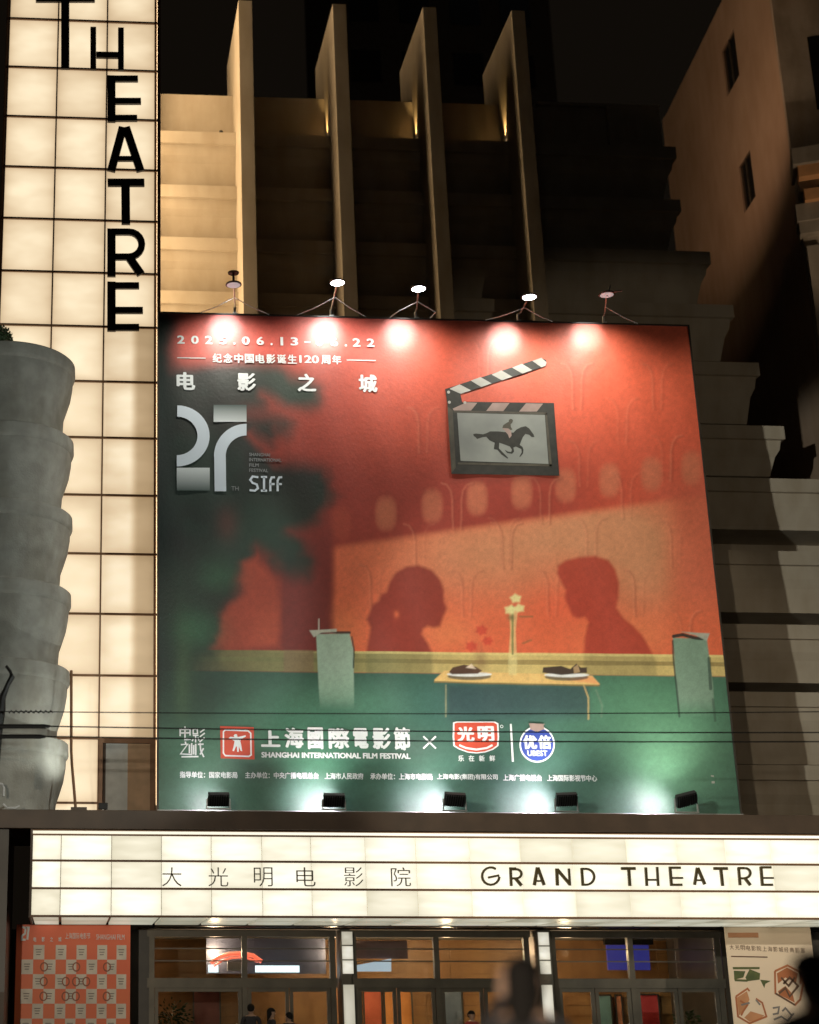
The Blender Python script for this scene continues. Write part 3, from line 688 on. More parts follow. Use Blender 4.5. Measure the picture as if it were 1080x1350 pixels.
# festival emblem: big 2 and 7
def ring_seg(cx, cy, ro, ri, a0, a1, n=22, ky=1.0):
    o = [(cx+ro*math.cos(R(a0+(a1-a0)*i/n)), cy-ro*ky*math.sin(R(a0+(a1-a0)*i/n))) for i in range(n+1)]
    i_ = [(cx+ri*math.cos(R(a0+(a1-a0)*i/n)), cy-ri*ky*math.sin(R(a0+(a1-a0)*i/n))) for i in range(n+1)]
    return [[o[k], o[k+1], i_[k+1], i_[k]] for k in range(n)]
two = ring_seg(233, 575, 43.3, 27.3, 89, -90, 26, .93)
dec(two, MT['print_silver'], 'emblem_numeral_two')
sev = ring_seg(325, 602, 43, 27.5, 90, 180, 16, 1.0)
sev = [[(a, b) for a, b in q] for q in sev] + [[(282.3,602),(297.6,602),(298.2,648),(283,648)]]
dec(sev, MT['print_silver'], 'emblem_numeral_seven')
def fade_bar(x0, y0, x1, y1, up, name):
    m, nt, b = new_mat('fading_silver_ink_'+('up' if up else 'down')); b.inputs['Roughness'].default_value = .45
    tc = N(nt, 'ShaderNodeTexCoord'); sx = N(nt, 'ShaderNodeSeparateXYZ'); nt.links.new(tc.outputs['Generated'], sx.inputs[0])
    cr = N(nt, 'ShaderNodeValToRGB'); lo, hi = (.08,.11,.10,1), (.72,.76,.76,1)
    cr.color_ramp.elements[0].color = hi if up else lo; cr.color_ramp.elements[1].color = lo if up else hi
    nt.links.new(sx.outputs[2], cr.inputs[0]); nt.links.new(cr.outputs[0], b.inputs['Base Color'])
    dec([[(x0,y0),(x1,y0),(x1,y1),(x0,y1)]], m, name)
fade_bar(233, 617, 276.5, 647, False, 'emblem_bar'); fade_bar(281.5, 534, 325, 556.5, True, 'emblem_bar')
for k, s_ in enumerate(('SHANGHAI','INTERNATIONAL','FILM','FESTIVAL')):
    bt(s_, 328.5, 597.5+k*6.9, 328.5+(27.5,42.5,12.5,25)[k], 602+k*6.9, .02, 'print_dim')
bt('TH', 305, 641.5, 314.5, 647, .0, 'print_dim')
ribbon([[(340.5,629.5),(333,628.5),(329.8,633),(333,637),(338.5,639),(340,644),(336,647.3),(329,646.5)]], 2.9, MT['print_silver'], 'lettering')
ribbon([[(344,629.2),(352,629.2)],[(348,629.2),(348,647.5)],[(344,647.2),(352,647.2)]], 2.9, MT['print_silver'], 'lettering', YD-.001)
ribbon([[(362.5,629.5),(358,629.8),(356.3,634),(356.3,648)],[(356.3,638.5),(362,638.5)],[(372,629.5),(368,629.8),(366,634),(366,648)],[(366,638.5),(371.5,638.5)]], 2.9, MT['print_silver'], 'lettering', YD-.002)
# clapper board with a framed picture
C3 = lambda x, y: (570+x/6., 460+y/6.)
def c3(l): return [C3(a, b) for a, b in l]
dec([c3([(100,320),(860,72),(900,90),(902,135),(860,150),(220,360),(240,440),(120,450)])], MT['print_black'], 'clapper_arm')
dec([c3(p) for p in ([(135,318),(215,283),(305,330),(225,358)],[(303,253),(380,225),(468,275),(388,305)],[(468,205),(545,172),(632,222),(552,252)],[(630,150),(708,120),(790,170),(712,198)],[(790,97),(862,72),(902,108),(895,135),(862,148)])], MT['print_stripe'], 'clapper_stripe', YD-.002)
dec([c3([(118,440),(270,420),(960,430),(1003,1005),(150,990)])], MT['print_black'], 'clapper_slate', YD-.001)
dec([c3(p) for p in ([(270,425),(355,428),(305,490),(170,490),(160,475)],[(475,430),(610,430),(560,495),(425,493)],[(740,432),(875,435),(825,498),(685,498)])], MT['print_pink'], 'clapper_stripe', YD-.003)
dec([c3(p) for p in ([(118,455),(160,490),(185,940),(150,985)],[(165,488),(905,505),(905,522),(170,505)],[(905,505),(945,935),(925,935),(890,520)],[(200,915),(945,932),(945,915),(200,900)])], MT['print_frame'], 'picture_frame', YD-.003)
dec([c3([(195,508),(888,525),(918,912),(222,888)])], MT['print_photo'], 'picture', YD-.004)
horse = [(322,676),(345,672),(400,678),(430,668),(455,655),(520,655),(590,662),(640,665),(665,640),(700,622),(738,614),(765,632),(800,680),(806,700),(785,700),(765,682),(735,675),(715,700),(700,735),(690,762),(712,778),(720,800),(716,830),(690,860),(688,852),(706,820),(702,795),(660,775),(640,782),(645,815),(630,832),(590,826),(570,800),(598,815),(622,818),(628,800),(612,775),(560,755),(528,745),(526,790),(560,825),(600,866),(592,870),(545,838),(512,800),(485,796),(492,745),(450,725),(425,697),(400,700),(352,715),(342,702),(326,690)]
from mathutils.geometry import tessellate_polygon
def tri(pts): 
    t = tessellate_polygon([[Vector((a, b, 0)) for a, b in pts]]); return [[pts[i] for i in q] for q in t]
dec(tri(c3(horse)), MT['print_black'], 'horse_picture', YD-.006)
dec(tri(c3([(552,628),(560,605),(590,585),(603,580),(604,565),(615,556),(630,558),(637,570),(630,588),(618,598),(620,620),(632,640),(618,645),(600,632),(560,640)])), MT['print_frame'], 'rider_picture', YD-.007)
dec(tri(c3([(552,628),(600,632),(622,655),(625,690),(608,710),(596,680),(575,655)])), MT['print_pink'], 'rider_trousers', YD-.008)
for a, b in ((127,345),(133,425),(256,428)):
    dec([[(C3(a,b)[0]+2.0*math.cos(t), C3(a,b)[1]+2.0*math.sin(t)) for t in [k*math.pi/5 for k in range(10)]]], MT['print_stripe'], 'rivet', YD-.009)
# bottom row of marks
Q = lambda x, y: (220+x/6., 940+y/6.)
def q3(l): return [Q(a, b) for a, b in l]
ribbon([q3(l) for l in ([(105,125),(105,185)],[(105,132),(185,130)],[(104,160),(185,158)],[(183,125),(183,180)],[(143,108),(143,212),(190,208)])], 1.9, MT['print_white'], 'emblem')
ribbon([q3(l) for l in ([(208,130),(240,128),(242,165),(208,166),(208,130)],[(205,180),(250,178)],[(227,180),(227,235)],[(210,200),(200,225)],[(245,195),(255,220)],[(298,130),(262,155)],[(300,160),(260,190)],[(298,195),(258,232)])], 1.7, MT['print_white'], 'emblem', YD-.001)
ribbon([q3(l) for l in ([(145,228),(150,245)],[(110,252),(165,248),(108,325),(200,330)],[(178,250),(178,320)],[(196,240),(196,330)],[(212,255),(212,330)],[(228,245),(228,335)],[(245,250),(290,248)],[(262,240),(268,300),(292,350)],[(290,280),(262,330)],[(115,348),(250,346)])], 1.9, MT['print_white'], 'emblem', YD-.002)
dec([[(290,957.5),(334.5,959),(335.5,1001.5),(291,1000)]], MT['print_red'], 'seal_square')
ribbon([[(297,962.5),(327,963.8),(330.5,967),(331,995.5),(328,997.5),(297,996.5),(294.5,993),(294.5,965),(297,962.5)]], 1.9, MT['print_white'], 'seal_border', YD-.002)
dec(tri(q3([(500,190),(488,200),(515,212),(535,225),(528,262),(518,300),(530,305),(545,270),(553,265),(555,308),(568,310),(570,268),(582,300),(596,305),(588,255),(580,222),(592,205),(625,188),(622,178),(590,185),(560,192),(553,170),(538,168),(528,180),(534,192)])), MT['print_white'], 'seal_figure', YD-.003)
for ch, x0, y0, x1, y1 in (('上',344,963,369.5,985),('海',375,959.5,400.5,986.5),('國',405.5,959,426,988),('際',433,960,460.5,987.5),('電',465.5,960,485.5,987),('影',491,959.5,515,988),('節',519,959,541,989.5)): bt(ch, x0, y0, x1, y1, .045)
bt('SHANGHAI INTERNATIONAL FILM FESTIVAL', 344.5, 992.5, 541, 1000, .05)
ribbon([[(558,971),(574.5,987)],[(574.5,971),(558,987)]], 2.2, MT['print_white'], 'times_sign')
S2 = lambda x, y: (580+x/4.696, 940+y/4.696)
def s2(l): return [S2(a, b) for a, b in l]
def shield(k): return s2([(222+(a-222)*k, 150+(b-150)*k) for a, b in [(80,60),(100,54),(340,54),(362,66),(366,150),(362,205),(330,228),(280,246),(225,252),(170,246),(115,226),(82,205),(78,150)]])
dec([shield(1.0)], MT['print_white'], 'shield_border'); dec([shield(.93)], MT['print_red'], 'shield_field', YD-.002)
for ch, a, b, c, d in (('光',105,85,212,180),('明',232,82,335,178)):
    p = S2(a, b); q = S2(c, d); ptext(ch, p[0], p[1], q[0], q[1], YD-.004, .001, MT['print_white'], BB, .05, 'lettering', plane=BBY)
ribbon([s2([(118,200),(160,218),(225,228),(290,218),(325,200)])], 2.6, MT['print_white'], 'smile_stroke', YD-.004)
for k, ch in enumerate('乐在新鲜'): bt(ch, 604+k*13.7, 996, 611.5+k*13.7, 1004, .03)
ribbon([[(661.3+1.8*math.cos(t), 958+1.8*math.sin(t)) for t in [k*math.pi/6 for k in range(13)]]], .7, MT['print_white'], 'registered_mark')
ribbon([[(673.2,954.5),(676,1004.5)]], 2.6, MT['print_white'], 'divider_line')
cc = S2(601, 195)
def ell(r, n=36): return [(cc[0]+r*math.cos(2*math.pi*k/n), cc[1]+r*1.03*math.sin(2*math.pi*k/n)) for k in range(n)]
dec([ell(23.4)], MT['print_white'], 'roundel_border'); dec([ell(21.3)], MT['print_blue'], 'roundel_field', YD-.002)
dec([s2([(548,65),(650,68),(640,80),(645,100),(600,120),(558,102),(555,80)])], MT['print_pink'], 'roundel_ribbon', YD-.004)
for ch, a, b, c, d in (('优',512,138,600,225),('倍',605,138,690,225)):
    p = S2(a, b); q = S2(c, d); ptext(ch, p[0], p[1], q[0], q[1], YD-.004, .001, MT['print_white'], BB, .055, 'lettering', plane=BBY)
p = S2(540, 233); q = S2(665, 268); ptext('UBEST', p[0], p[1], q[0], q[1], YD-.004, .001, MT['print_white'], BB, .04, 'lettering', plane=BBY)
for body, x0, x1 in (('指导单位：国家电影局',237,313),('主办单位：中央广播电视总台',323,420),('上海市人民政府',428,479),('承办单位：上海市电影局',488,570),('上海电影(集团)有限公司',576,656),('上海广播电视台',663,714),('上海国际影视节中心',721,787)):
    sl_ = (x0-237)*.009; bt(body, x0, 1017.5+sl_, x1, 1026+sl_, .03)
# ripped corner of print near the right chair is part of the sheet: two tiny specks of tape
dec([[(937,1022),(941,1022.5),(941,1025),(937,1024)]], MT['print_stripe'], 'tape_patch'); dec([[(938,1030),(942,1030),(942,1033),(938,1033)]], MT['print_stripe'], 'tape_patch')

# ================================================================== LAMPS ON THE BILLBOARD
def aim(o, tgt):
    d = Vector(tgt)-Vector(o.matrix_world.translation if False else o['wl']); o.rotation_euler = d.to_track_quat('-Z', 'Y').to_euler()
TOP = [(310,412,308,375,'dark','first lamp arm from the left, dark double head'),
       (437,415,445,372,'lit','second lamp arm from the left, round lit head'),
       (549,418,552,380,'lit','third lamp arm from the left, narrow lit head'),
       (684,421,698,391,'lit','fourth lamp arm from the left, crooked arm'),
       (797,423,800,388,'bar','rightmost lamp arm, thin cross of bars')]
hot = [(297,430),(430,437),(528,437),(667,445),(775,440)]
for i, (bx, by, lx, ly, kind, lab) in enumerate(TOP):
    ax, _ = P(bx, by, BBY); az = BZ1+.04
    LY = -.45
    hx, hz = P(lx, ly, LY)
    t = empty('billboard_lamp', (ax, BBY+.1, az), lab+' above billboard', 'lamp', 'lamps on arms along the billboard top')
    MB().tube([(ax, BBY+.1, az-.3), (ax, BBY+.05, az+.22)], .035).box(ax-.06, ax+.06, BBY-.03, BBY+.17, az-.0, az+.03).build('bracket', MT['white_cable'], t)
    MB().tube([(ax, BBY+.05, az+.2), (ax+(hx-ax)*.2, BBY-.3, az+(hz-az)*.45+.08), (hx, LY, hz+.03)], .02).build('arm', MT['steel'], t)
    head = MB().lathe([(.05,.09),(.12,.06),(.20,.02),(.21,-.01),(.18,-.02)], (hx, LY, hz), 24).build('lamp_shade', MT['black'], t, smooth=True)
    if kind == 'dark': MB().lathe([(.03,.07),(.03,.30),(.14,.31),(.15,.34),(.03,.36)], (hx, LY, hz), 16).build('sensor_cap', MT['black'], t)
    if kind == 'bar': MB().bar((hx-.05, LY, hz+.03), (hx+.40, LY-.1, hz+.08), .03).bar((hx, LY, hz-.05), (hx+.12, LY, hz+.25), .03).build('crossbar', MT['steel'], t)
    MB().lathe([(.175,-.022),(.08,-.028)], (hx, LY, hz), 24).build('lens', MT['led'] if kind == 'lit' else MT['led_dim'], t)
    for s in (-1, 1):
        if kind == 'bar' and s < 0: continue
        m_ = (hx*.55+ax*.45, LY*.55+BBY*.45, hz*.6+az*.4)
        MB().tube([m_, ((m_[0]+ax+s*1.0)/2, (m_[1]+BBY)/2, (m_[2]+az)/2-.05), (ax+s*(1.0 if i != 2 else (.75 if s < 0 else .35)), BBY+.05, az)], .012, 5).build('stay_wire', MT['white_cable'], t)
    # the lamp's light: a forward-tilted reflector washing the sheet below
    ld = bpy.data.lights.new('lamp_light', 'SPOT'); ld.energy = 500 if i < 2 else 470; ld.color = (1,.965,.86); ld.spot_size = R(146); ld.spot_blend = 1; ld.shadow_soft_size = .10
    lo = bpy.data.objects.new('lamp_light', ld); COL.objects.link(lo); lo.parent = t
    lo.location = (hx-ax, LY-.02-(BBY+.1), hz-.08-az)
    tx, tz = P(hot[i][0], hot[i][1], BBY)
    lo['wl'] = (hx, LY, hz-.08); aim(lo, (tx, BBY, tz-4.6)); del lo['wl']
    # a tight beam makes the hot spot under each head
    l2 = bpy.data.lights.new('beam_light', 'SPOT'); l2.energy = 250; l2.color = (.97,.98,1); l2.spot_size = R(42); l2.spot_blend = 1; l2.shadow_soft_size = .08
    o2 = bpy.data.objects.new('beam_light', l2); COL.objects.link(o2); o2.parent = t; o2.location = lo.location
    o2['wl'] = (hx, LY, hz-.08); aim(o2, (tx, BBY, tz)); del o2['wl']

FL = [(288,1053,262,1051,.35,0),(440,1054,412,1050,1,0),(599,1053,562,1051,1,3),(746,1053,697,1051,1.1,-3),(904,1053,852,1055,.75,-14)]
flab = ['leftmost black floodlight on the marquee roof, below the small sponsor text','second black floodlight from the left, below the calligraphic festival name','middle black floodlight, below the red shield emblem','fourth black floodlight, below the end of the sponsor text','rightmost black floodlight, tilted, at the billboard corner']
for i, (x, y, hx_, hy_, pw, tilt) in enumerate(FL):
    FY = -.30
    fx, fz = P(x, y, FY)
    t = empty('floodlight', (fx, FY, 6.3), flab[i], 'floodlight', 'floodlights along the marquee roof')
    mb = MB(); a = R(38)
    wd, hh, dd = .25, .16, .09
    c = Vector((fx, FY, fz)); rm = Matrix.Rotation(R(tilt), 3, 'Y') @ Matrix.Rotation(a, 3, 'X')
    def bx_(s, x0, x1, y0, y1, z0, z1):
        n = len(s.v); s.box(x0,x1,y0,y1,z0,z1)
        for k in range(n, len(s.v)): s.v[k] = tuple(c+rm@Vector(s.v[k]))
        return s
    bx_(mb, -wd, wd, -dd, dd*.4, -hh, hh); mb.build('housing', MT['black'], t, bevel=.015)
    fb = MB()
    for k in range(9): bx_(fb, -wd+.03+k*.055, -wd+.045+k*.055, -dd-.05, -dd-.002, -hh+.02, hh-.02)
    fb.build('cooling_fins', MT['black'], t)
    bx_(MB(), -wd+.02, wd-.02, dd*.4+.002, dd*.4+.01, -hh+.02, hh-.02).build('lens', MT['led'], t)
    MB().bar((fx-wd-.02, FY, fz), (fx-wd-.02, FY, 6.33), .03).bar((fx+wd+.02, FY, fz), (fx+wd+.02, FY, 6.33), .03).box(fx-wd-.04, fx+wd+.04, FY-.04, FY+.04, 6.30, 6.325).build('bracket', MT['steel'], t)
    ld = bpy.data.lights.new('lamp_light', 'SPOT'); ld.energy = 300*pw; ld.color = (1,.97,.9); ld.spot_size = R(120); ld.spot_blend = 1; ld.shadow_soft_size = .1
    lo = bpy.data.objects.new('lamp_light', ld); COL.objects.link(lo); lo.parent = t; lo.location = (0, .08, fz-6.3+.06)
    tx, tz = P(hx_, hy_, BBY)
    lo['wl'] = (fx, FY+.08, fz+.06); aim(lo, (tx, BBY, tz+4)); del lo['wl']
    l2 = bpy.data.lights.new('beam_light', 'SPOT'); l2.energy = 290*pw; l2.color = (1,.84,.96); l2.spot_size = R(80); l2.spot_blend = 1; l2.shadow_soft_size = .08
    o2 = bpy.data.objects.new('beam_light', l2); COL.objects.link(o2); o2.parent = t; o2.location = lo.location
    o2['wl'] = (fx, FY+.08, fz+.06); aim(o2, (tx, BBY, tz-.15)); del o2['wl']

# uplights at the foot of the fins
for i, (x, y) in enumerate(((428,176),(548,177),(668,181))):
    wx = (7.97, 10.87, 13.74)[i]-.09; wy = (6.95, 6.95, 6.75)[i]
    t = empty('uplight', (wx, wy, 28.41), 'small warm uplight glowing at the foot of the %s fin' % ('second', 'third', 'fourth')[i], 'uplight', 'uplights at the fins')
    MB().lathe([(.05,0),(.06,.04),(.055,.12),(.045,.12)], (wx, wy, 28.415), 14).build('housing', MT['black'], t)
    MB().lathe([(.044,.121),(.02,.124)], (wx, wy, 28.415), 14).build('lens', MT['downlight'], t)
    ld = bpy.data.lights.new('lamp_light', 'SPOT'); ld.energy = 330; ld.color = (1,.62,.22); ld.spot_size = R(38); ld.spot_blend = .9; ld.shadow_soft_size = .03
    lo = bpy.data.objects.new('lamp_light', ld); COL.objects.link(lo); lo.parent = t; lo.location = (0,0,.2); lo.rotation_euler = (R(180), R(5), 0)
t = empty('roof_camera', (4.55, 6.6, 28.45), 'tiny dark camera on the tan ledge left of the first fin', 'camera')
MB().lathe([(.07,0),(.08,.05),(.05,.12),(.02,.14)], (4.50, 6.62, 28.415), 14).build('dome', MT['black'], t)
MB().box(4.46, 4.54, 6.72, 7.1, 28.415, 28.45).build('bracket', MT['black'], t)

# ================================================================== NEIGHBOUR AT RIGHT
NB = empty('neighbour_building', (27, 12, 0), 'tall plain peach-brown building at the right with two small windows in its side wall', 'building')
nc = Vector((24.0, 8.0)); sd = Vector((.096, 1)).normalized(); 
fc = nc+sd*13.2
HN = 38.8
def wallquad(name, a, b, z0, z1, th, m, parent, holes=(), inward=(1,0)):
    """vertical wall from a to b (plan points) with rectangular holes (s0,s1,z0,z1); the reveals are th deep"""
    d = (b-a); Ln = d.length; d.normalize(); nrm = Vector(inward).normalized()*th
    ss = sorted({0, Ln, *[h[0] for h in holes], *[h[1] for h in holes]}); zs = sorted({z0, z1, *[h[2] for h in holes], *[h[3] for h in holes]})
    mb = MB()
    for i in range(len(ss)-1):
        for j in range(len(zs)-1):
            sm_, zm = (ss[i]+ss[i+1])/2, (zs[j]+zs[j+1])/2
            if any(h[0] < sm_ < h[1] and h[2] < zm < h[3] for h in holes): continue
            p = a+d*ss[i]; q = a+d*ss[i+1]
            mb.add([(p.x,p.y,zs[j]),(q.x,q.y,zs[j]),(q.x,q.y,zs[j+1]),(p.x,p.y,zs[j+1]),(p.x+nrm.x,p.y+nrm.y,zs[j]),(q.x+nrm.x,q.y+nrm.y,zs[j]),(q.x+nrm.x,q.y+nrm.y,zs[j+1]),(p.x+nrm.x,p.y+nrm.y,zs[j+1])],
                   [(0,1,2,3),(4,7,6,5),(0,4,5,1),(1,5,6,2),(2,6,7,3),(3,7,4,0)])
    return mb.build(name, m, parent)
wins = [(4.3, 5.8, 35.0, 37.0), (4.2, 5.5, 29.9, 31.8)]
wallquad('side_wall', nc, fc, 0, HN, .32, MT['neigh'], NB, wins, (1,0))
for s0, s1, z0, z1 in wins:
    a = nc+sd*s0; b = nc+sd*s1
    wn = MB().add([(a.x+.07,a.y,z0),(b.x+.07,b.y,z0),(b.x+.07,b.y,z1),(a.x+.07,a.y,z1),(a.x+.11,a.y,z0),(b.x+.11,b.y,z0),(b.x+.11,b.y,z1),(a.x+.11,a.y,z1)], [(0,1,2,3),(7,6,5,4),(0,4,5,1),(1,5,6,2),(2,6,7,3),(3,7,4,0)]).build('window', MT['dark_glass'], NB)
    m_ = (a+b)/2; MB().box(m_.x+.03, m_.x+.068, m_.y-.03, m_.y+.03, z0, z1).build('frame', MT['frame'], wn)
box('rear_wall', MT['neigh'], NB, fc.x, 44, fc.y, fc.y+.5, 0, HN)
box('roof', MT['neigh'], NB, fc.x+.5, 44, 5, fc.y, HN-.3, HN-.02)
# front block turning to the street: its own building in front, with lit ledges
FB = empty('corner_building', (28, 6, 0), 'ornate stone corner building at the right edge with orange-lit cornice ledges', 'building')
fd = Vector((1, -.42)).normalized(); f0 = Vector((23.75, 7.9))
def fseg(name, m, s0, s1, z0, z1, out, th=.5, parent=None, bev=0):
    n_ = Vector((-.42, -1)).normalized()
    a = f0+fd*s0+n_*out; b = f0+fd*s1+n_*out; c = b-n_*(th+out); d = a-n_*(th+out)
    v = [(p.x,p.y,z) for z in (z0,z1) for p in (a,b,c,d)]
    return MB().add(v, [(0,3,2,1),(4,5,6,7),(0,1,5,4),(1,2,6,5),(2,3,7,6),(3,0,4,7)]).build(name, m, parent or FB, bevel=bev)
fseg('wall', MT['neigh_front'], 0, 14, 14, 52, 0, 1.0)
fseg('pilaster', MT['neigh_front'], .05, .50, 14, 25.6, .22)
fseg('pilaster', MT['neigh_front'], .75, 1.3, 14, 26.0, .22)
fseg('capital', MT['neigh_front'], -.1, 1.5, 26.0, 26.4, .38)
fseg('cornice', MT['neigh_front'], -.15, 14, 26.4, 27.0, .5)
fseg('lit_ledge', MT['orange_lit_ledge'], .15, 14, 27.0, 27.4, .72)
fseg('cornice', MT['neigh_front'], .05, 14, 27.4, 27.8, .5)
fseg('lit_ledge', MT['orange_lit_ledge'], .05, 14, 27.8, 28.2, .85)
fseg('cornice', MT['neigh_front'], -.1, 14, 28.2, 28.8, 1.0, bev=.02)
w_ = fseg('window', MT['dark_glass'], .95, 2.6, 30.6, 33.4, .02)
fseg('frame', MT['frame'], 1.8, 1.9, 30.6, 33.4, .05, .02, parent=w_)
w_ = fseg('window', MT['dark_glass'], 1.5, 4.2, 18, 25, .02)
fseg('frame', MT['frame'], 2.8, 2.9, 18, 25, .05, .02, parent=w_)
fseg('cornice', MT['orange_lit_ledge'], .1, 14, 35.7, 36.2, .6)
# added floodlights for the peach wall, the ledges and the scalloped tower
def added_flood(x, y, z, tgt, e, col, size, lab, cat='floodlight', blend=.6, soft=.15, sc=1.0):
    t = empty('added_floodlight', (x, y, z), lab, cat)
    MB().box(x-.22*sc, x+.22*sc, y-.12*sc, y+.12*sc, z+.12*sc, z+.42*sc).build('housing', MT['black'], t, bevel=.02*sc)
    MB().bar((x, y, z), (x, y, z+.14*sc), .06*sc).build('bracket', MT['steel'], t)
    ld = bpy.data.lights.new('lamp_light', 'SPOT'); ld.energy = e; ld.color = col; ld.spot_size = R(size); ld.spot_blend = blend; ld.shadow_soft_size = soft
    lo = bpy.data.objects.new('lamp_light', ld); COL.objects.link(lo); lo.parent = t; lo.location = (0, 0, .62); lo['wl'] = (x, y, z+.62); aim(lo, tgt); del lo['wl']
    return t
added_flood(16.3, 9.2, 28.6, (24.6, 14.0, 37), 900, (1,.62,.38), 110, 'floodlight added on the theatre roof to light the peach side wall')
added_flood(24.6, 1.6, 18.0, (25.9, 6.6, 26.5), 1000, (1,.76,.52), 52, 'dark floodlight below the orange ledges of the corner building')
# dark tower far behind
DT = empty('background_tower', (22, 60, 0), 'barely visible unlit high-rise behind the theatre fins', 'building')
box('wall', MT['night_wall'], DT, 18, 34, 60, 72, 0, 95)
for i in range(4):
    for k in range(9): box('window', MT['dark_glass'], DT, 19.2+i*3.7, 21.4+i*3.7, 59.9, 59.98, 50+k*5, 52.6+k*5)

# ================================================================== STREET LIGHT AND ADDED FILL LAMPS (outside the frame)
def fill_street_lamp(x, y, h, e, col, lab, dx):
    t = empty('fill_street_lamp', (x, y, .0), lab, 'street lamp')
    MB().tube([(x,y,-.02),(x,y,h*.6),(x,y,h)], [.11,.09,.06], 12).build('pole', MT['frame'], t, smooth=True)
    MB().tube([(x,y,h-.1),(x+dx*.4,y,h+.25),(x+dx,y,h+.3)], .04, 8).build('arm', MT['frame'], t, smooth=True)
    MB().box(x+dx-.35, x+dx+.35, y-.14, y+.14, h+.24, h+.36).build('head', MT['frame'], t, bevel=.03)
    MB().box(x+dx-.3, x+dx+.3, y-.11, y+.11, h+.21, h+.237).build('lens', MT['downlight'], t)
    ld = bpy.data.lights.new('lamp_light', 'POINT'); ld.energy = e; ld.color = col; ld.shadow_soft_size = .15
    lo = bpy.data.objects.new('lamp_light', ld); COL.objects.link(lo); lo.parent = t; lo.location = (dx, 0, h+.05)
fill_street_lamp(-9, -43, 9.2, 250, (1,.90,.74), 'tall street lamp added as weak fill, left of the view across the road', .8)  # added weak fill from behind the camera
def offview_spot(x, y, z, tgt, e, col, size):
    t = empty('offview_spotlight', (x, y, 0), 'grey floodlight on a tall mast across the road%s' % (', added as fill low at the doors' if x == -6 else ', aimed at the right bands' if x < 0 else ' added as fill far to the right' if x > 40 else ', added to light the scalloped tower'), 'floodlight')
    MB().tube([(x,y,-.02),(x,y,z)], [.12,.08], 12).build('mast', MT['steel'], t, smooth=True)
    MB().box(x-.25, x+.25, y-.2, y-.02, z, z+.4).build('housing', MT['black'], t, bevel=.02)
    ld = bpy.data.lights.new('lamp_light', 'SPOT'); ld.energy = e; ld.color = col; ld.spot_size = R(size); ld.spot_blend = .25; ld.shadow_soft_size = .22
    lo = bpy.data.objects.new('lamp_light', ld); COL.objects.link(lo); lo.parent = t; lo.location = (0, .1, z+.2); lo['wl'] = (x, y+.1, z+.2); aim(lo, tgt); del lo['wl']
offview_spot(-15, -40, 9, (23.5, 7, 9), 42000, (1,1,.88), 23)
offview_spot(-6, -44, 3.9, (9, 0, 2.5), 13000, (1,.86,.66), 32)  # added fill for the doors, posters and lower front
offview_spot(44, -42, 5.6, (20, 7, 12), 6500, (1,.84,.62), 26)  # added warm fill from the right for the shaded bands
offview_spot(18, -34, 4, (-1.4, 1, 12.5), 14000, (.93,1,.94), 21)  # added spot that lifts the scalloped tower and the board's left side
t = added_flood(.85, .35, 6.3, (-1.3, 1.2, 15), 130, (.90,.97,.90), 140, 'small cool floodlight added on the marquee roof to wash the scalloped tower', blend=.5, soft=.05, sc=.5)

# ================================================================== CABLES, ROD, BRACKET
WY = -6
for i, (y0, y1, ins, lab) in enumerate(((938.5,938.5,30,'topmost of the three thin overhead wires, with knotted ties at its left end'),(957,966,66,'middle overhead wire crossing the billboard foot, thick black sleeve at its left end'),(970.5,978,60,'lowest overhead wire crossing the billboard foot, grey-black sleeve at its left end'))):
    a = P(-300, y0-(y1-y0)*.28, WY); b = P(1400, y1+(y1-y0)*.28, WY); s0 = P(0, y0, WY)
    t = empty('overhead_wire', (s0[0], WY, s0[1]), lab, 'wire', 'overhead wires in front of the billboard')
    pts = [(a[0]+(b[0]-a[0])*k/24, WY, a[1]+(b[1]-a[1])*k/24-.10*math.sin(math.pi*k/24)+.10*math.sin(math.pi*.2)) for k in range(25)]
    MB().tube(pts, .014 if i else .011, 5).build('cable', MT['black'], t)
    if i:
        p0 = P(-30, y0+.3, WY-.03); p1 = P(ins, y0+.3, WY-.03); MB().tube([(p0[0], WY, p0[1]),(p1[0]-.1, WY, p1[1]),(p1[0], WY, p1[1])], [.045,.045,.025], 8).build('sleeve', MT['black'], t)
    else:
        mb = MB()
        for k in range(9):
            q = P(12+k*6.5, y0+.5, WY); mb.tube([(q[0], WY, q[1]-.02),(q[0]+.04, WY-.02, q[1]+.03),(q[0]+.09, WY, q[1]-.01)], .016, 5)
        mb.build('tie', MT['black'], t)
rd = empty('service_rod', (.0, .3, 6.3), 'thin brown rod standing on the marquee roof in front of the lit tower', 'pole')
a = P(94,884,.1); b = P(94,990,.1); c = P(100,1066,.1)
MB().tube([(c[0],.1,6.3),(b[0]+.02,.1,b[1]-.3),(b[0],.1,b[1]),(a[0],.1,a[1])], .035, 8).build('rod', MT['mullion'], rd)
box('foot', MT['brown'], rd, c[0]-.12, c[0]+.26, .0, .2, 6.3, 6.37)
br = empty('wire_bracket', (-1.9, -4.6, 7), 'black curved bracket at the left edge in front of the scalloped tower', 'bracket')
MB().tube([(*((lambda q: (q[0], WY+.4, q[1]))(P(x, y, WY+.4))),) for x, y in ((8,878),(14,886),(16,892),(10,903),(3,920),(1,935),(-2,960),(-6,1010))], [.03,.035,.06,.05,.07,.1,.09,.08], 8).build('arm', MT['black'], br, smooth=True)
cd_ = empty('conduit', (-1.6, -.2, 6.3), 'bent white conduit at the bottom of the scalloped tower', 'conduit')
q = [P(x, y, -.25) for x, y in ((-2,1033),(3,1034),(5,1038),(4.5,1050))]
MB().tube([(a, -.25, z) for a, z in q], .03, 8).build('pipe', MT['white_cable'], cd_, smooth=True)
q = [P(x, y, -.25) for x, y in ((4,1060),(10,1065),(20,1065),(26,1062))]
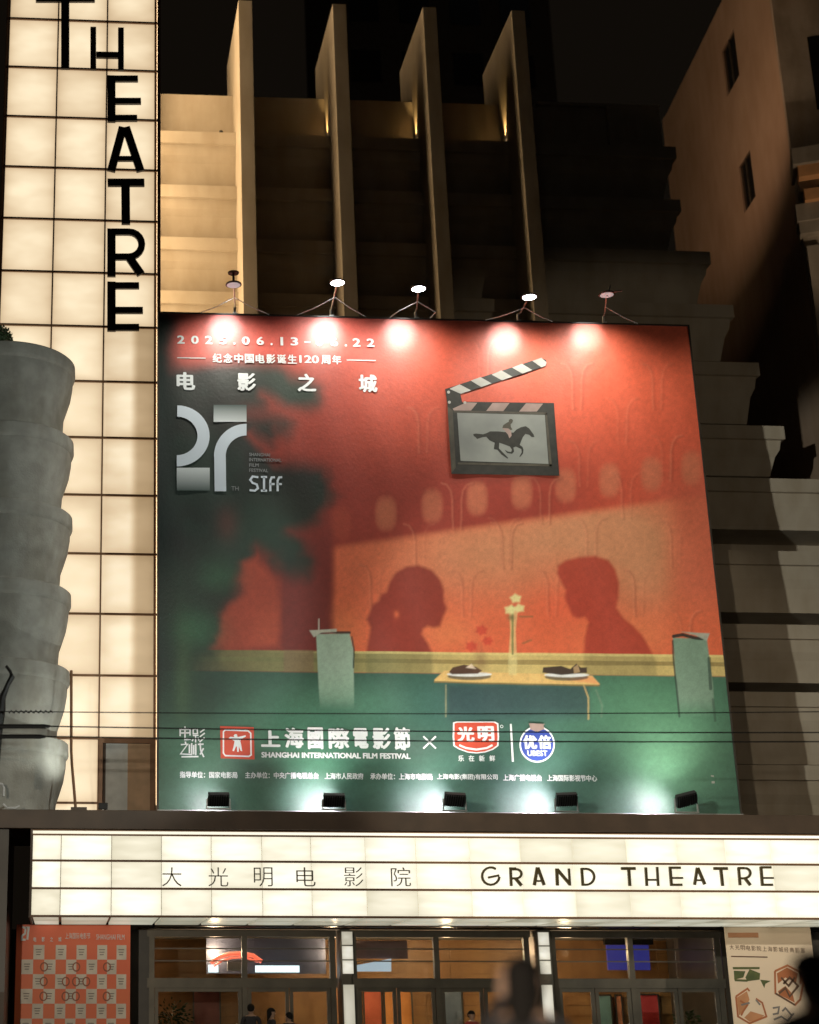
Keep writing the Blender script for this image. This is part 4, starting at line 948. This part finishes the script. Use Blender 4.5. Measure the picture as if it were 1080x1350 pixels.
MB().tube([(a, -.25, z) for a, z in q], .025, 8).build('cable', MT['white_cable'], cd_, smooth=True)
# column at the left under the marquee roof
LC = empty('stone_column', (-2.6, 1.5, .12), 'dark stone column under the left end of the canopy roof', 'column')
box('shaft', MT['dark'], LC, -4.2, -1.36, .3, 4.5, .12, 6.018)
box('base_panel', MT['brown'], LC, -4.25, -1.358, .22, .298, .12, 2.2)

# ================================================================== POSTERS
def pp(x, y, Y): return P(x, y, Y)
PY_ = 3.2
p1 = empty('checkered_poster', (P(97,1300,PY_)[0], PY_, .2), 'orange-red festival schedule poster with a grid of cream squares, lower left', 'poster')
x0, z1 = P(22,1219,PY_); x1, _ = P(172,1222,PY_); z1 = min(z1, 3.86)
mpo = mat('orange_poster_ink', (.90,.20,.08), .5, (.86,.14,.07), .5); mcr = mat('cream_poster_ink', (.86,.76,.66), .5); mtx = mat('grey_print_lines', (.26,.22,.2), .6); mbr = mat('brown_ring_ink', (.36,.10,.04), .5)
box('sheet', mpo, p1, x0, x1, PY_, PY_+.04, .3, z1)
box('stand', MT['frame'], p1, x0+.1, x1-.1, PY_+.042, PY_+.15, .12, z1-.02)
X9 = [P(x,1280,PY_)[0] for x in (28,43.5,58,73,87,100.5,114,128,141,153.5,166.5)]
# the sheet's grid: cream squares on alternating cells
zrow = [P(90,y,PY_)[1] for y in (1246,1266,1286,1305,1324,1343)]; dz = (zrow[0]-zrow[5])/5
sq = MB(); tx = MB(); rg = MB()
for r_ in range(14):
    za = zrow[0]-r_*dz; zb = za-dz
    for c in range(10):
        if (c+r_) % 2 == 1:
            sq.flat([(X9[c],zb),(X9[c+1],zb),(X9[c+1],za),(X9[c],za)], PY_-.004)
            xm = (X9[c]+X9[c+1])/2
            for k in range(3): tx.flat([(xm-.08+.01*k,za-.12-k*.06),(xm+.07-.015*k,za-.12-k*.06),(xm+.07-.015*k,za-.10-k*.06),(xm-.08+.01*k,za-.10-k*.06)], PY_-.008)
for r_, c in ((1,2),(1,5),(1,8),(2,2),(2,4),(2,5),(2,6),(3,2),(3,4),(3,5),(3,8)):
    cx, cz = X9[c], zrow[0]-(r_+.5)*dz
    rg = MB(); strip(rg, [(cx+.085*math.cos(k*math.pi/7), cz+.10*math.sin(k*math.pi/7)) for k in range(15)], .028, PY_-.011, None); rg.build('ring_mark', mbr, p1)
sq.build('cream_squares', mcr, p1); tag(tx.build('print_lines', mtx, p1), kind='stuff')
def ptx(body, a, b, c, d, m, par, Y, bold=.02): return ptext(body, a, b, c, d, Y-.012, .004, m, par, bold, 'lettering', plane=Y)
for k, ch in enumerate('电影之城'): ptx(ch, 44+k*11, 1235.5, 48+k*11, 1241.5, MT['print_white'], p1, PY_)
ptx('上海国际电影节', 86, 1230, 119, 1238, MT['print_white'], p1, PY_, .0); ptx('SHANGHAI FILM', 127, 1232, 164, 1239, MT['print_white'], p1, PY_, .0)
mb = MB()
for l in ([(29,1222),(34,1224),(33,1231),(29,1234),(29,1239),(34,1239)],[(34,1223),(38,1223),(37,1230),(36,1239)]): strip(mb, [P(a,b,PY_) for a,b in l], .05, PY_-.012, None)
mb.build('emblem', MT['print_white'], p1)
p2 = empty('beige_poster', (P(1010,1300,PY_)[0], PY_, .2), 'beige hanging poster with small green and orange drawings, lower right', 'poster')
x0, z1 = P(955,1221,PY_); x1, _ = P(1068,1222,PY_); z1 = min(z1, 3.86)
mbg = mat('beige_poster_ink', (.84,.66,.48), .5, (.80,.62,.46), .6); mo = mat('orange_drawing_ink', (.50,.16,.06), .5); mg = mat('green_drawing_ink', (.12,.13,.04), .5, (.07,.09,.03), 6); mdk = mat('brown_drawing_ink', (.14,.07,.04), .5); mor2 = mat('pale_orange_heading', (.62,.28,.13), .5)
box('sheet', mbg, p2, x0, x1, PY_, PY_+.04, .3, z1)
box('stand', MT['frame'], p2, x0+.1, x1-.1, PY_+.042, PY_+.15, .12, z1-.02)
def pr(pts, wd, m, name, Y=PY_-.006, par=p2):
    mb = MB()
    for l in pts: strip(mb, [P(a,b,PY_) for a,b in l], wd, Y, None)
    o_ = mb.build(name, m, par)
    if name == 'sketch_lines': tag(o_, kind='stuff')
pr([[(960,1233),(1000,1233)]], .12, mor2, 'heading_bar')
for k, ch in enumerate('大光明电影院上海影城经典影展'): ptx(ch, 962+k*7.2, 1245.5+k*.35, 967.5+k*7.2, 1252+k*.35, mdk, p2, PY_, -.005)
pr([[(964,1261),(1012,1262)]], .03, mdk, 'text_line')
H = lambda x, y: (930+x/7.2, 1200+y/7.2)
def h3(l): return [H(a, b) for a, b in l]
mb = MB()
for q in ([(260,540),(515,540),(515,560),(262,562)],[(270,575),(380,580),(360,640),(275,660)],[(380,640),(420,560),(520,600),(515,660),(400,675)],[(520,660),(620,672),(570,700),(560,740)],[(275,655),(400,660),(400,680),(280,675)]): mb.flat([P(a,b,PY_) for a,b in h3(q)], PY_-.006)
mb.build('green_drawing', mg, p2)
mb = MB()
for q in ([(300,830),(395,770),(420,850),(360,960),(320,1000)],[(430,960),(560,1000),(500,1045),(420,1060),(370,1020)]): mb.flat([P(a_,b_,PY_) for a_,b_ in h3(q)], PY_-.004)
mb.build('orange_drawing', mor2, p2)
mb = MB()
for q in ([(680,600),(775,545),(880,600),(860,690),(760,640),(690,700)],[(690,770),(760,720),(830,800),(850,880),(700,800)]): mb.flat([P(a_,b_,PY_) for a_,b_ in h3(q)], PY_-.0045)
mb.build('brown_drawing', mo, p2)
pr([h3([(290,820),(400,745),(420,770)]), h3([(290,820),(310,1010),(420,1075),(580,1010),(540,880),(480,840)]), h3([(330,860),(400,900),(360,960),(340,1000)])], .045, mo, 'isometric_drawing')
pr([h3([(660,580),(780,525),(900,590),(905,700)]), h3([(660,580),(665,790),(850,900),(900,850),(930,700),(900,590)]), h3([(690,640),(760,600),(860,620)])], .05, mo, 'isometric_drawing', PY_-.007)
pr([h3([(700,790),(760,740),(800,820),(880,720),(800,640),(740,700)]), h3([(720,640),(790,720),(850,640)]), h3([(665,790),(850,900)])], .05, mdk, 'isometric_drawing', PY_-.009)
pr([h3([(640,930),(700,920),(690,980),(640,990)]), h3([(730,960),(760,930),(820,1000)]), h3([(650,1040),(720,1010),(780,1050),(840,980)]), h3([(340,900),(420,880)]), h3([(480,850),(520,900)])], .045, mtx, 'sketch_lines', PY_-.008)

# ================================================================== INSIDE THE LOBBY
def inside(name, label, cat, y=10.6): return empty(name, (10, y, 2), label, cat)
nn = inside('neon_sign', 'red neon arch over bright white sign boxes, seen through the left transoms', 'neon sign', 8.0)
YN = 8.0
def PN(x, y): q = P(x, y, YN); return (q[0], YN, q[1])
MB().tube([PN(278,1270),PN(288,1262),PN(302,1258),PN(318,1257),PN(334,1260),PN(345,1268)], .06, 8).build('red_arch', MT['neon_red'], nn, smooth=True)
MB().tube([PN(282,1274),PN(292,1267),PN(305,1263),PN(322,1262),PN(340,1268)], .03, 8).build('inner_tube', MT['neon_red'], nn, smooth=True)
def pbox(x0, y0, x1, y1, Y, th, m, name, par):
    a = P(x0,y0,Y); b = P(x1,y1,Y); return box(name, m, par, a[0], b[0], Y, Y+th, b[1], a[1])
pbox(275,1272,288,1282,YN+.02,.1,MT['neon_white'],'light_box',nn); pbox(337,1273,395,1282,YN+.02,.1,MT['neon_white'],'light_box',nn)
pbox(300,1268,318,1280,YN+.02,.1,mat('sign_backing', (.4,.4,.42), .5),'sign_backing',nn)
pbox(272,1237,430,1284,YN+.5,.1,mat('navy_hoarding', (.05,.055,.09), .4),'hoarding',nn)
hs = inside('hanging_signboard', 'pale mauve signboard with a white light strip, behind the middle left transom', 'signboard')
pbox(468,1240,538,1264,YN,.08,mat('mauve_board', (.28,.2,.24), .5),'board',hs)
mb = MB(); mb.prism([(P(a,b,YN)[0], P(a,b,YN)[1]) for a,b in ((468,1273),(515,1264),(515,1281),(468,1281))], YN-.1, YN-.02); mb.build('light_strip', emit('cool_strip', (.7,.85,1), .8, (.2,.2,.2)), hs)
bs = inside('blue_screen', 'deep blue screen hanging behind the right-hand transoms', 'screen')
pbox(800,1246,858,1279,9,.1,emit('blue_glow', (.06,.06,.42), .5, (.03,.03,.10)),'panel',bs)
box('bracket', MT['black'], bs, P(798,1248,9)[0], P(862,1248,9)[0], 8.99, 9.15, P(830,1246,9)[1]+.01, 3.85)
posters = [(782,1313,810,1380,'teal and cream',(.12,.24,.24)),(843,1312,873,1380,'red',(.40,.03,.03)),(812,1313,824,1380,'pale orange',(.5,.2,.1)),(480,1305,505,1380,'orange-red',(.4,.08,.03)),(507,1303,545,1380,'amber',(.45,.17,.03)),(575,1303,612,1380,'slate blue',(.08,.11,.15)),(256,1305,290,1380,'maroon',(.14,.03,.02))]
for a, b, c, d, nm, colr in posters:
    t = inside('lobby_poster', '%s upright poster on the lobby back wall' % nm, 'poster')
    pbox(a, b, c, d, 10.8, .04, mat(nm.replace(' ', '_')+'_poster', colr, .4, tuple(min(1, v*2+.05) for v in colr), 1.1), 'sheet', t)
    q0 = P(a, b, 10.78); q1 = P(c, d, 10.78)
    MB().box(q0[0]-.03, q1[0]+.03, 10.76, 10.80, q0[1], q0[1]+.04).box(q0[0]-.04, q0[0], 10.76, 10.80, q1[1], q0[1]).box(q1[0], q1[0]+.04, 10.76, 10.80, q1[1], q0[1]).build('frame', MT['frame'], t)
bl = inside('bulb_column', 'vertical row of small lit bulbs beside the middle doors', 'light', 6)
for k in range(9):
    q = P(472, 1306+k*8.2, 5.6); MB().box(q[0]-.05, q[0]+.05, 5.6, 5.64, q[1]-.035, q[1]+.035).build('bulb', MT['downlight'], bl)
q = P(472,1306,5.6); box('strip', MT['black'], bl, q[0]-.09, q[0]+.09, 5.645, 5.7, .2, q[1]+.1)
def plant(x, y, z, r, n, lab):
    t = empty('potted_plant', (x, y, .14), lab, 'plant')
    MB().lathe([(.18,0),(.26,.5),(.27,.55),(.2,.55)], (x,y,.14), 18).build('pot', MT['dark'], t)
    mb = MB()
    MB().tube([(x,y,.6),(x+.03,y,1.0),(x,y,z-.3)], [.03,.025,.015], 6).build('stem', MT['leaf'], t)
    for k in range(n):
        d = Vector((random.gauss(0,1), random.gauss(0,1), random.uniform(-.6,1.1))).normalized(); c = Vector((x,y,z-.25))+d*r*random.random()**.5
        a = (d+Vector((0,0,-.3))).normalized()*random.uniform(.07,.13); b = a.cross(Vector((random.random(),random.random(),.5))).normalized()*.03
        mb.add([c-a*.2, c+b+a*.3, c+a, c-b+a*.3], [(0,1,2,3)])
    mb.build('foliage', MT['leaf'], t)
q = P(225,1345,5.9); plant(q[0], 5.9, 1.85, .55, 260, 'leafy green plant behind the leftmost glass door')
q = P(905,1345,5.9); plant(q[0], 5.9, 1.80, .35, 120, 'rounded green plant behind the rightmost glass door')

# ================================================================== PEOPLE
def skinned(name, verts, edges, radii, m, parent, sub=2, root=0):
    me = bpy.data.meshes.new(name); me.from_pydata(verts, edges, []); o = bpy.data.objects.new(name, me); COL.objects.link(o)
    sk = o.modifiers.new('s', 'SKIN'); sk.use_smooth_shade = True
    for i, r_ in enumerate(radii):
        d = me.skin_vertices[0].data[i]; d.radius = (r_, r_) if isinstance(r_, (int, float)) else r_; d.use_root = (i == root)
    ss = o.modifiers.new('d', 'SUBSURF'); ss.levels = sub
    dg = bpy.context.evaluated_depsgraph_get(); me2 = bpy.data.meshes.new_from_object(o.evaluated_get(dg)); bpy.data.objects.remove(o)
    me2.materials.clear(); return link(name, me2, m, parent, smooth=True)
def person(loc, yaw, h, top, bottom, label, arm=None, hair_long=False, sub=2):
    t = empty('person', loc, label, 'person'); t.rotation_euler.z = yaw
    k = h/1.75; M = Matrix.Translation(Vector(loc)) @ Matrix.Rotation(yaw, 4, 'Z') @ Matrix.Scale(k, 4)
    W = lambda p: tuple(M @ Vector(p))
    V = []; E = []; Rr = []
    def node(p, r_, par=None):
        V.append(W(p)); Rr.append(tuple(x*k for x in r_) if isinstance(r_, tuple) else r_*k)
        if par is not None: E.append((par, len(V)-1))
        return len(V)-1
    pel = node((0,0,.95), (.15,.11)); bel = node((0,.01,1.10), (.135,.10), pel); che = node((0,0,1.30), (.165,.115), bel); nk0 = node((0,.01,1.44), (.09,.07), che)
    nk = node((0,0,1.50), .052, nk0); hd0 = node((0,-.015,1.575), (.07,.078), nk); hd1 = node((0,-.01,1.65), (.078,.092), hd0); node((0,0,1.715), (.06,.07), hd1)
    for s in (-1, 1):
        hp = node((s*.10,0,.88), .095, pel); kn = node((s*.11,-.02,.50), .062, hp); an = node((s*.11,.02,.10), .042, kn); node((s*.12,-.14,.045), (.045,.03), an)
        sh = node((s*.185,0,1.41), .062, nk0)
        if arm == 'up' and s == 1: el = node((s*.30,-.18,1.32), .045, sh); wr = node((s*.20,-.34,1.56), .03, el); di = Vector((-.1,-.2,1)).normalized()
        elif arm == 'hold': el = node((s*.24,-.08,1.16), .043, sh); wr = node((s*.10,-.30,1.28), .028, el); di = Vector((-s*.3,-.5,.8)).normalized()
        else: el = node((s*.235,.02,1.13), .043, sh); wr = node((s*.245,-.05,.88), .028, el); di = Vector((0,-.1,-1)).normalized()
        w0 = Vector(((V[wr][0], V[wr][1], V[wr][2]))); wl = M.inverted() @ w0
        pm_ = node(tuple(wl+di*.06), (.034,.02), wr)
        side = Vector((1,0,0)) if abs(di.x) < .8 else Vector((0,1,0))
        base = wl+di*.09
        for f_, ln in ((-1.5,.062),(-.5,.074),(.5,.078),(1.5,.068)):
            a = node(tuple(base+side*f_*.017), .0095, pm_); b = node(tuple(base+side*f_*.02+di*ln*.55+Vector((0,-.008,0))), .0085, a); node(tuple(base+side*f_*.02+di*ln+Vector((0,-.02,0))), .007, b)
        th = node(tuple(wl+di*.05+side*(-s)*.035), .011, pm_); node(tuple(wl+di*.085+side*(-s)*.055+Vector((0,-.01,0))), .009, th)
    body = skinned('body', V, E, Rr, MT['skin'], t, sub)
    # clothes by height: shirt and trousers follow the body
    me = body.data; me.materials.append(top); me.materials.append(bottom); Mi = M.inverted()
    for p in me.polygons:
        c = Mi @ p.center
        if c.z < .10: p.material_index = 2
        elif c.z < .97: p.material_index = 0 if abs(c.x) > .19 else 2
        elif c.z < 1.46 or (abs(c.x) > .125 and c.z < 1.57 and c.y > -.36): p.material_index = 1 if not (abs(c.x) > .19 and c.z < .93) and c.y > -.36 else 0
        else: p.material_index = 0
    hz = [(.0, .108), (.035, .104), (.07, .085), (.095, .05), (.105, .012)]
    hm = MB(); pts = []
    for kx in range(26):
        th_ = 2*math.pi*kx/26
        for j in range(9):
            ph = j/8*math.pi*.5; rr_ = .104; x_ = rr_*.86*math.cos(th_)*math.cos(ph); y_ = rr_*1.08*math.sin(th_)*math.cos(ph)+.008; z_ = 1.655+.098*math.sin(ph)
            if j == 0: z_ = 1.655-(.19 if hair_long else .07)*max(0, math.sin(th_)+.25)
            pts.append(W((x_, y_, z_)))
    fs = [(kx*9+j, ((kx+1)%26)*9+j, ((kx+1)%26)*9+j+1, kx*9+j+1) for kx in range(26) for j in range(8)]
    hm.add(pts, fs).build('hair', MT['hair'], t, smooth=True)
    fc_ = MB(); fc_.add([W(p) for p in ((-.012,-.098,1.60),(.012,-.098,1.60),(0,-.122,1.598),(0,-.096,1.64))], [(0,1,2),(0,2,3),(1,3,2)]); fc_.build('nose', MT['skin'], t)
    ey = MB()
    for s in (-1, 1): ey.box(*[v for v in (s*.032-.012, s*.032+.012)], -.1, -.092, 1.632, 1.642)
    ey.v = [W(p) for p in ey.v]; ey.build('eyes', MT['hair'], t)
    mo_ = MB().box(-.022, .022, -.098, -.09, 1.562, 1.570); mo_.v = [W(p) for p in mo_.v]; mo_.build('mouth', MT['cloth_red'], t)
    er = MB()
    for s in (-1, 1): er.box(s*.083-.008, s*.083+.008, -.01, .02, 1.605, 1.655)
    er.v = [W(p) for p in er.v]; er.build('ears', MT['skin'], t)
    return t
def standing_at(px_, Y): return P(px_, 1340, Y)[0]
person((standing_at(331,4.2), 4.2, .12), R(170), 1.86, MT['cloth_dark'], MT['cloth_navy'], 'person in dark clothes standing by the left mullion of the doors')
person((standing_at(358,4.0), 4.0, .12), R(100), 1.76, MT['cloth_dark'], MT['cloth_dark'], 'person with long hair facing right in front of the amber door glass', hair_long=True)
person((standing_at(381,4.3), 4.3, .12), R(200), 1.66, MT['cloth_dark'], MT['cloth_navy'], 'shorter person in black with lowered arms beside the door edge')
person((standing_at(622,4.3), 4.3, .12), R(20), 1.70, MT['cloth_red'], MT['cloth_dark'], 'person in red in front of the wood-lined doors', arm='hold')
person((standing_at(694,-29.6), -29.6, .10), R(150), 1.85, MT['cloth_dark'], MT['cloth_dark'], 'near out-of-focus person in black with a raised hand, below the canopy lettering', arm='up', hair_long=True)
person((standing_at(1078,-30.2), -30.2, .10), R(190), 1.86, MT['cloth_dark'], MT['cloth_navy'], 'near out-of-focus dark-haired person at the lower right corner', hair_long=True)
